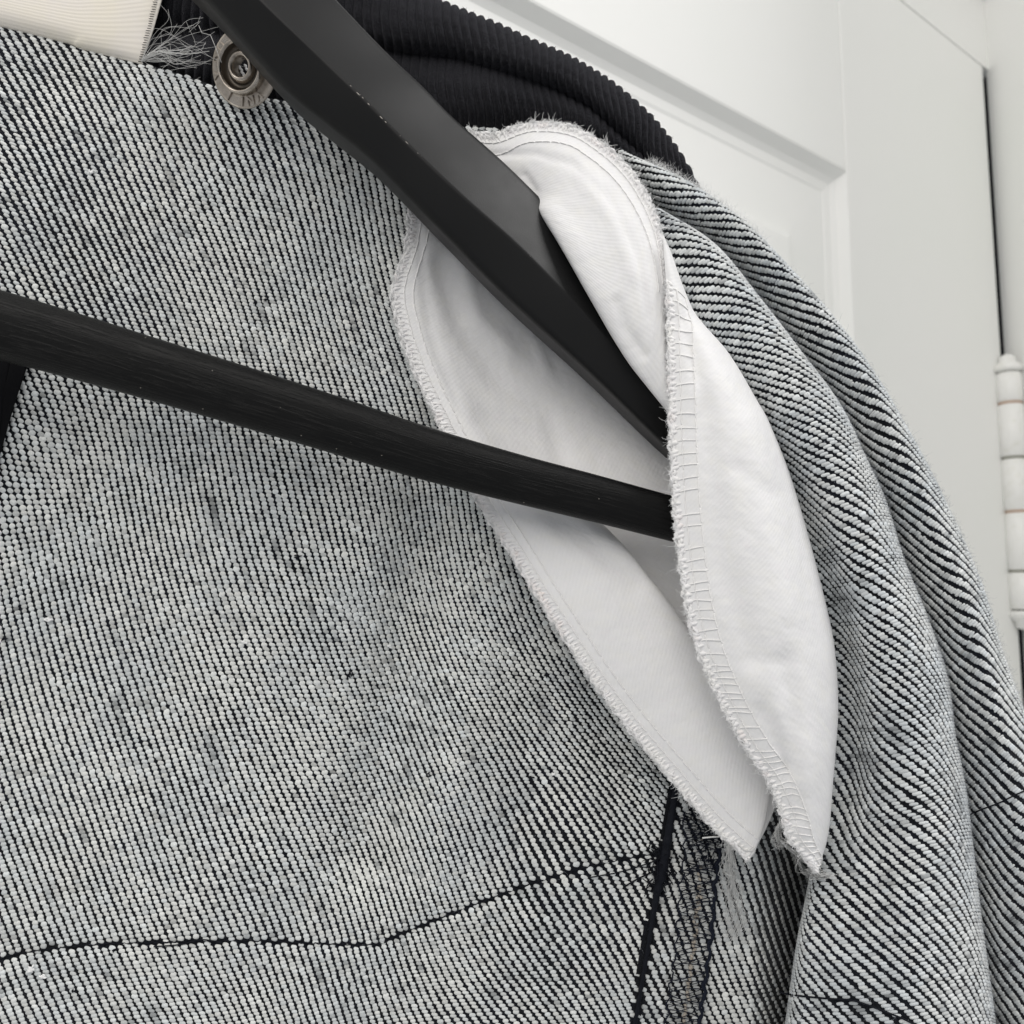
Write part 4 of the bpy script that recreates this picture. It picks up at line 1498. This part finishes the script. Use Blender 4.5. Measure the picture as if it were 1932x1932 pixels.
# ---- cream label ----------------------------------------------------
LC = [[(-430, -190, 1612), (60, -70, 1612), (190, -60, 1612), (326, -62, 1618)],
      [(-425, -110, 1606), (60, -10, 1609), (185, 0, 1609), (309, -14, 1616)],
      [(-420, -80, 1606), (70, 38, 1610), (180, 60, 1610), (287, 62, 1618)],
      [(-415, -52, 1612), (75, 62, 1622), (160, 82, 1616), (272, 102, 1620)],
      [(-415, -44, 1628), (75, 69, 1634), (158, 93, 1630), (267, 121, 1628)]]
PL, QL = loft(LC, 8, 16)
label = grid_obj('neck_label', PL, m_label, jacket, uv=uv_of(PL), thick=0.0004)
part(label, 'blank cream woven neck label')
a = Acc()
pts = resample([(297, -4, 1614), (289, 30, 1614), (280, 65, 1615), (272, 95, 1616), (267, 117, 1617)], 4.6)
for p in pts:
    e = random.uniform(4.5, 7.0)
    q = np.array([[p[0] + 1.5, p[1] - 0.5, p[2] - 1.5], [p[0] - e * 0.5, p[1] - 0.9, p[2] - 4.5], [p[0] - e, p[1] - 1.2, p[2] - 2.5]])
    a.tubes(W(cr(q, 3)), 0.75 * K, 4)
a.build('edge_stitch', m_thread, label, kind='stuff')
# white thread ends at the label corner
a = Acc()


def wisps(n, seed, end_c, end_s, rad, bend=10):
    rnd = np.random.default_rng(seed)
    L_ = []
    for i in range(n):
        e = np.array(end_c) + rnd.normal(0, 1, 2) * end_s
        c1 = np.array([268, 114]) + (e - [268, 114]) * 0.35 + rnd.normal(0, bend, 2) * 0.5 + [0, -8]
        c2 = np.array([268, 114]) + (e - [268, 114]) * 0.7 + rnd.normal(0, bend, 2)
        pts_ = np.array([[268 + rnd.normal(0, 1.2), 115 + rnd.normal(0, 1), 1612], [*c1, 1604 - rnd.random() * 8],
                         [*c2, 1602 - rnd.random() * 10], [*e, 1608 + rnd.normal(0, 4)]])
        L_.append(W(cr(pts_, 5)))
    a.tubes(np.array(L_), rad * K, 3)


wisps(9, 1, (350, 92), (22, 7), 0.55, 5)
wisps(13, 2, (345, 52), (34, 22), 0.26, 22)
wisps(12, 3, (395, 96), (30, 22), 0.26, 24)
wisps(8, 4, (325, 116), (22, 8), 0.26, 12)
wisps(6, 5, (400, 128), (26, 12), 0.24, 20)
a.tubes(W(np.array([(375, 48, 1600), (381, 62, 1596), (397, 66, 1590), (405, 85, 1580), (418, 118, 1572)], float)), 0.45 * K, 4)
a.build('loose_thread_ends', m_tuft, label, kind='stuff')

# ---- snap ------------------------------------------------------------
snap_c = W((461, 128, 1590))
ldir = AX * math.cos(R(-52)) + AU * math.sin(R(-52))                 # long axis runs down-right
sdir = AX * math.cos(R(38)) + AU * math.sin(R(38))
tilt = R(24)
nrm = -AF * math.cos(tilt) - sdir * math.sin(tilt)
ydir = sdir * math.cos(tilt) - AF * math.sin(tilt)
M = Matrix((ldir, ydir, nrm)).transposed()
if M.determinant() < 0:
    M = Matrix((ldir, -ydir, nrm)).transposed()
MS = M.to_4x4()
MS.translation = Vector(snap_c)
snap = bpy.data.objects.new('snap_button', None)
sc.collection.objects.link(snap)
snap.parent = jacket
snap.matrix_world = MS
snap['label'] = 'round metal snap with a raised hollow centre and stamped rim'


def lathe_local(name, prof_, m, parent, sides=72):
    th_ = np.arange(sides) / sides * 2 * np.pi
    v = [[r * K * math.cos(x), r * K * math.sin(x), h * K] for r, h in prof_ for x in th_]
    f = []
    for i in range(len(prof_) - 1):
        for j in range(sides):
            f.append([i * sides + j, i * sides + (j + 1) % sides, (i + 1) * sides + (j + 1) % sides, (i + 1) * sides + j])
    f = np.array(f)
    return mk(name, v, f, np.full(len(f), 4), m, parent)


lathe_local('flange', [(44, -3), (67, -3), (70, -1.5), (71, 0.5), (69.5, 2.6), (66, 3.0), (58, 2.0), (50, 2.2), (46, 3.5), (44, 2)], m_brass, snap)
lathe_local('outer_rim', [(48.5, -2), (49, 4), (49, 13), (47.5, 17.5), (45, 19.5), (42.5, 19), (40.5, 15.5)], m_brass, snap)
m_dark, t, b = mat('recess_shade_brass', (0.11, 0.095, 0.08), 0.42, metal=1.0)  # darker brass puts the groove's shade into its colour
lathe_local('recess', [(40.5, 15.5), (38, 8), (35, 4.0), (31, 3.5), (29, 6)], m_dark, snap)
lathe_local('socket', [(29, 6), (27.5, 11), (25, 15), (22, 16.8), (19.5, 15.8), (17, 12), (15.5, 6), (15.2, -2), (15, -8)], m_brass, snap)
for ch, ang in (('C', 150), ('O', 122), ('U', 190), ('D', 212), ('Y', 238), ('I', 282), ('I', 312), ('N', 330), ('V', 350), ('S', 95)):
    # angles measured in the plane of the snap from its long axis
    cu = bpy.data.curves.new('stamped_letter', 'FONT')
    cu.body = ch
    cu.size = 23 * K
    cu.extrude = 2.0 * K
    cu.bevel_depth = 0.5 * K
    cu.align_x = 'CENTER'
    cu.align_y = 'CENTER'
    tmp = bpy.data.objects.new('tmp', cu)
    sc.collection.objects.link(tmp)
    dg = bpy.context.evaluated_depsgraph_get()
    me = bpy.data.meshes.new_from_object(tmp.evaluated_get(dg))
    bpy.data.objects.remove(tmp)
    me.materials.clear()
    me.materials.append(m_brass)
    o = bpy.data.objects.new('stamped_letter', me)
    sc.collection.objects.link(o)
    o.parent = snap
    x = R(ang)
    o.location = (57.5 * K * math.cos(x), 57.5 * K * math.sin(x), 2.8 * K)
    o.rotation_euler = (0, 0, x - math.pi / 2)

# denim showing in the hole of the snap
a = Acc()
for (u, v, l_) in [(450, 124, 12), (454, 130, 13), (458, 138, 11), (466, 131, 9), (470, 138, 9), (461, 144, 8), (463, 124, 7)]:
    p = [W((u + l_ * 0.5 * t_ * math.cos(0.75), v + l_ * 0.5 * t_ * math.sin(0.75), 1600 - 2 * (1 - t_ * t_))) for t_ in (-1, -0.6, 0, 0.6, 1)]
    a.tubes(np.array(p), np.array([[0.8, 2.2, 2.5, 2.2, 0.8]]) * K, 6)
a.build('cloth_tuft', m_fluff, snap)
o = sc.collection.objects['cloth_tuft']
o.matrix_parent_inverse = MS.inverted()

# ---- black facing at the left edge ------------------------------------
TP = [[(-330, 540, 1580), (-20, 570, 1602), (20, 590, 1604), (62, 640, 1610)],
      [(-330, 680, 1580), (-20, 680, 1600), (20, 685, 1604), (51, 690, 1612)],
      [(-340, 790, 1580), (-30, 765, 1600), (0, 760, 1604), (30, 755, 1614)],
      [(-350, 880, 1580), (-40, 850, 1600), (-18, 850, 1606), (2, 850, 1616)],
      [(-380, 990, 1580), (-70, 960, 1600), (-50, 960, 1606), (-30, 960, 1616)]]
PT, _ = loft(TP, 6, 6)
part(grid_obj('facing', PT, m_tape_gap, jacket, thick=0.0008), 'narrow black facing under the hanger bar at the left edge')

# ------------------------------------------------------------------ hanger
hanger = bpy.data.objects.new('clothes_hanger', None)
sc.collection.objects.link(hanger)
hanger['label'] = 'black wooden clothes hanger with worn paint, its arm and bar passing into the armhole'
hanger['category'] = 'clothes hanger'

ST = [[(290, -95, 1392), (398, -105, 1372), (545, -105, 1440)],
      [(385, 0, 1408), (491, 0, 1388), (640, 0, 1455)],
      [(520, 150, 1435), (603, 107, 1413), (733, 97, 1480)],
      [(612, 227, 1450), (682, 183, 1428), (800, 160, 1496)],
      [(703, 302, 1465), (752, 255, 1445), (857, 218, 1510)],
      [(830, 432, 1490), (866, 364, 1470), (952, 302, 1535)],
      [(952, 556, 1520), (984, 469, 1503), (1032, 380, 1560)],
      [(1112, 703, 1555), (1115, 603, 1538), (1155, 495, 1595)],
      [(1257, 843, 1590), (1252, 748, 1573), (1280, 625, 1630)],
      [(1400, 975, 1625), (1395, 890, 1608), (1430, 770, 1665)]]
SD = cr(np.array(ST, float), 8)
SWD = W(SD)                                   # (n,3,3): L, M, U
n_st = len(SWD)
Lp, Mp, Up = SWD[:, 0], SWD[:, 1], SWD[:, 2]
bk = AF * 95 * K
corners = [Lp, Mp, Up, Up + bk * 0.9 - AU * 20 * K, Lp + bk * 1.1]


def rounded(cs, fr):
    out = []
    m = len(cs)
    for i in range(m):
        c, p, nx = cs[i], cs[i - 1], cs[(i + 1) % m]
        f = fr[i]
        dp = (p - c)
        dn_ = (nx - c)
        dp = dp / np.linalg.norm(dp, axis=1, keepdims=True)
        dn_ = dn_ / np.linalg.norm(dn_, axis=1, keepdims=True)
        a0, a1 = c + dp * f * K, c + dn_ * f * K
        for t_ in (0, 0.25, 0.5, 0.75, 1.0):
            out.append(a0 * (1 - t_) ** 2 + c * 2 * t_ * (1 - t_) + a1 * t_ * t_)
    return np.stack(out, 1)


RG = rounded(corners, [16, 4.5, 14, 12, 12])
m_ = RG.shape[1]
idx = np.arange(n_st * m_).reshape(n_st, m_)
j = np.roll(idx, -1, 1)
q = np.stack([idx[:-1], idx[1:], j[1:], j[:-1]], -1).reshape(-1, 4)
caps = [idx[0][::-1], idx[-1]]
loops = np.concatenate([q.ravel()] + [c for c in caps])
cnt = np.concatenate([np.full(len(q), 4), [m_, m_]])
o = mk('shoulder_arm', RG, loops, cnt, m_satin, hanger)
part(o, 'upper flat arm with a grey satin sheen on its top face')
# chipped flecks along its ridge
a = Acc()
for k in range(26):
    tt_ = random.uniform(2.6, 5.0) if k < 18 else random.uniform(1.5, 8)
    x = tt_ * 8
    i = int(x)
    p = Mp[i] * (1 - (x - i)) + Mp[i + 1] * (x - i)
    d = Mp[i + 1] - Mp[i]
    d /= np.linalg.norm(d)
    s_ = random.uniform(1.5, 9 if k < 8 else 4)
    p = p - AF * 0.2 * K + (Up[i] - Mp[i]) / np.linalg.norm(Up[i] - Mp[i]) * random.uniform(0, 3) * K + AF * 1.3 * K
    a.tubes(np.array([p - d * s_ * K, p, p + d * s_ * K]), np.array([[0.3, 1.0, 0.3]]) * K, 4)
a.build('paint_chip', m_chip, hanger, kind='stuff')

# lower bar
BR = [((-460, 530, 1352), 70), ((-250, 562, 1374), 68), ((-70, 598, 1392), 66), ((0, 614, 1400), 64), ((150, 656, 1416), 61), ((298, 700, 1430), 58), ((455, 747, 1446), 56),
      ((639, 804, 1464), 53), ((800, 855, 1482), 49.5), ((966, 901, 1500), 46), ((1112, 938, 1516), 44), ((1257, 976, 1532), 42), ((1420, 1018, 1552), 41)]
CT = cr(np.array([[*c, r] for c, r in BR], float), 8)
c3 = W(CT[:, :3])
rr3 = CT[:, 3] * CT[:, 2] / FOC * K
d = np.gradient(c3, axis=0)
d /= np.linalg.norm(d, axis=1, keepdims=True)
up = np.cross(AF[None], d)
up /= np.linalg.norm(up, axis=1, keepdims=True)
up = np.where((up @ AU)[:, None] < 0, -up, up)
fw = np.cross(d, up)
fw = np.where((fw @ AF)[:, None] > 0, -fw, fw)          # towards viewer
prof = []
for x in np.linspace(0, 2 * np.pi, 41)[:-1]:
    e = 0.72
    cx_, sy_ = math.cos(x), math.sin(x)
    prof.append((math.copysign(abs(cx_) ** e, cx_), math.copysign(abs(sy_) ** e, sy_)))
prof = np.array(prof)
# front face leans: upper two thirds flat, lower third falls away
RB = c3[:, None] + rr3[:, None, None] * (up[:, None] * prof[:, 0][None, :, None] + fw[:, None] * (prof[:, 1] * (0.80 + 0.10 * prof[:, 0]))[None, :, None])
RB = RB.reshape(len(c3), -1, 3)
n_b, m_ = RB.shape[:2]
lenb = np.concatenate([[0], np.cumsum(np.linalg.norm(np.diff(c3, axis=0), axis=1))]) / K
uvb = np.stack(np.broadcast_arrays(lenb[:, None], np.arange(m_)[None] * 8.0), -1)
idx = np.arange(n_b * m_).reshape(n_b, m_)
j = np.roll(idx, -1, 1)
q = np.stack([idx[:-1], idx[1:], j[1:], j[:-1]], -1).reshape(-1, 4)
loops = np.concatenate([q.ravel(), idx[0][::-1], idx[-1]])
cnt = np.concatenate([np.full(len(q), 4), [m_, m_]])
o = mk('trouser_bar', RB, loops, cnt, m_wood, hanger, uv=uvb.reshape(-1, 2))
part(o, 'lower rounded bar with open wood grain under black paint')
a = Acc()
for k in range(24):
    i = rng.integers(4, n_b - 2)
    jx = rng.integers(4, 17)
    p = RB[i, jx] * 0.5 + RB[i + 1, jx] * 0.5 + rng.normal(0, 3, 3) * K * 0.3
    cdir = p - c3[i]
    p = p + cdir / np.linalg.norm(cdir) * 0.2 * K
    a.tubes(np.array([p, p + d[i] * 0.9 * K, p + d[i] * 1.8 * K]), np.array([[0.2, 0.55, 0.2]]) * K, 4)
a.build('dust_speck', m_chip, hanger, kind='stuff')

tri = sum(len(o.data.loops) - 2 * len(o.data.polygons) for o in sc.objects if o.type == 'MESH')
print('TRIANGLES', tri)
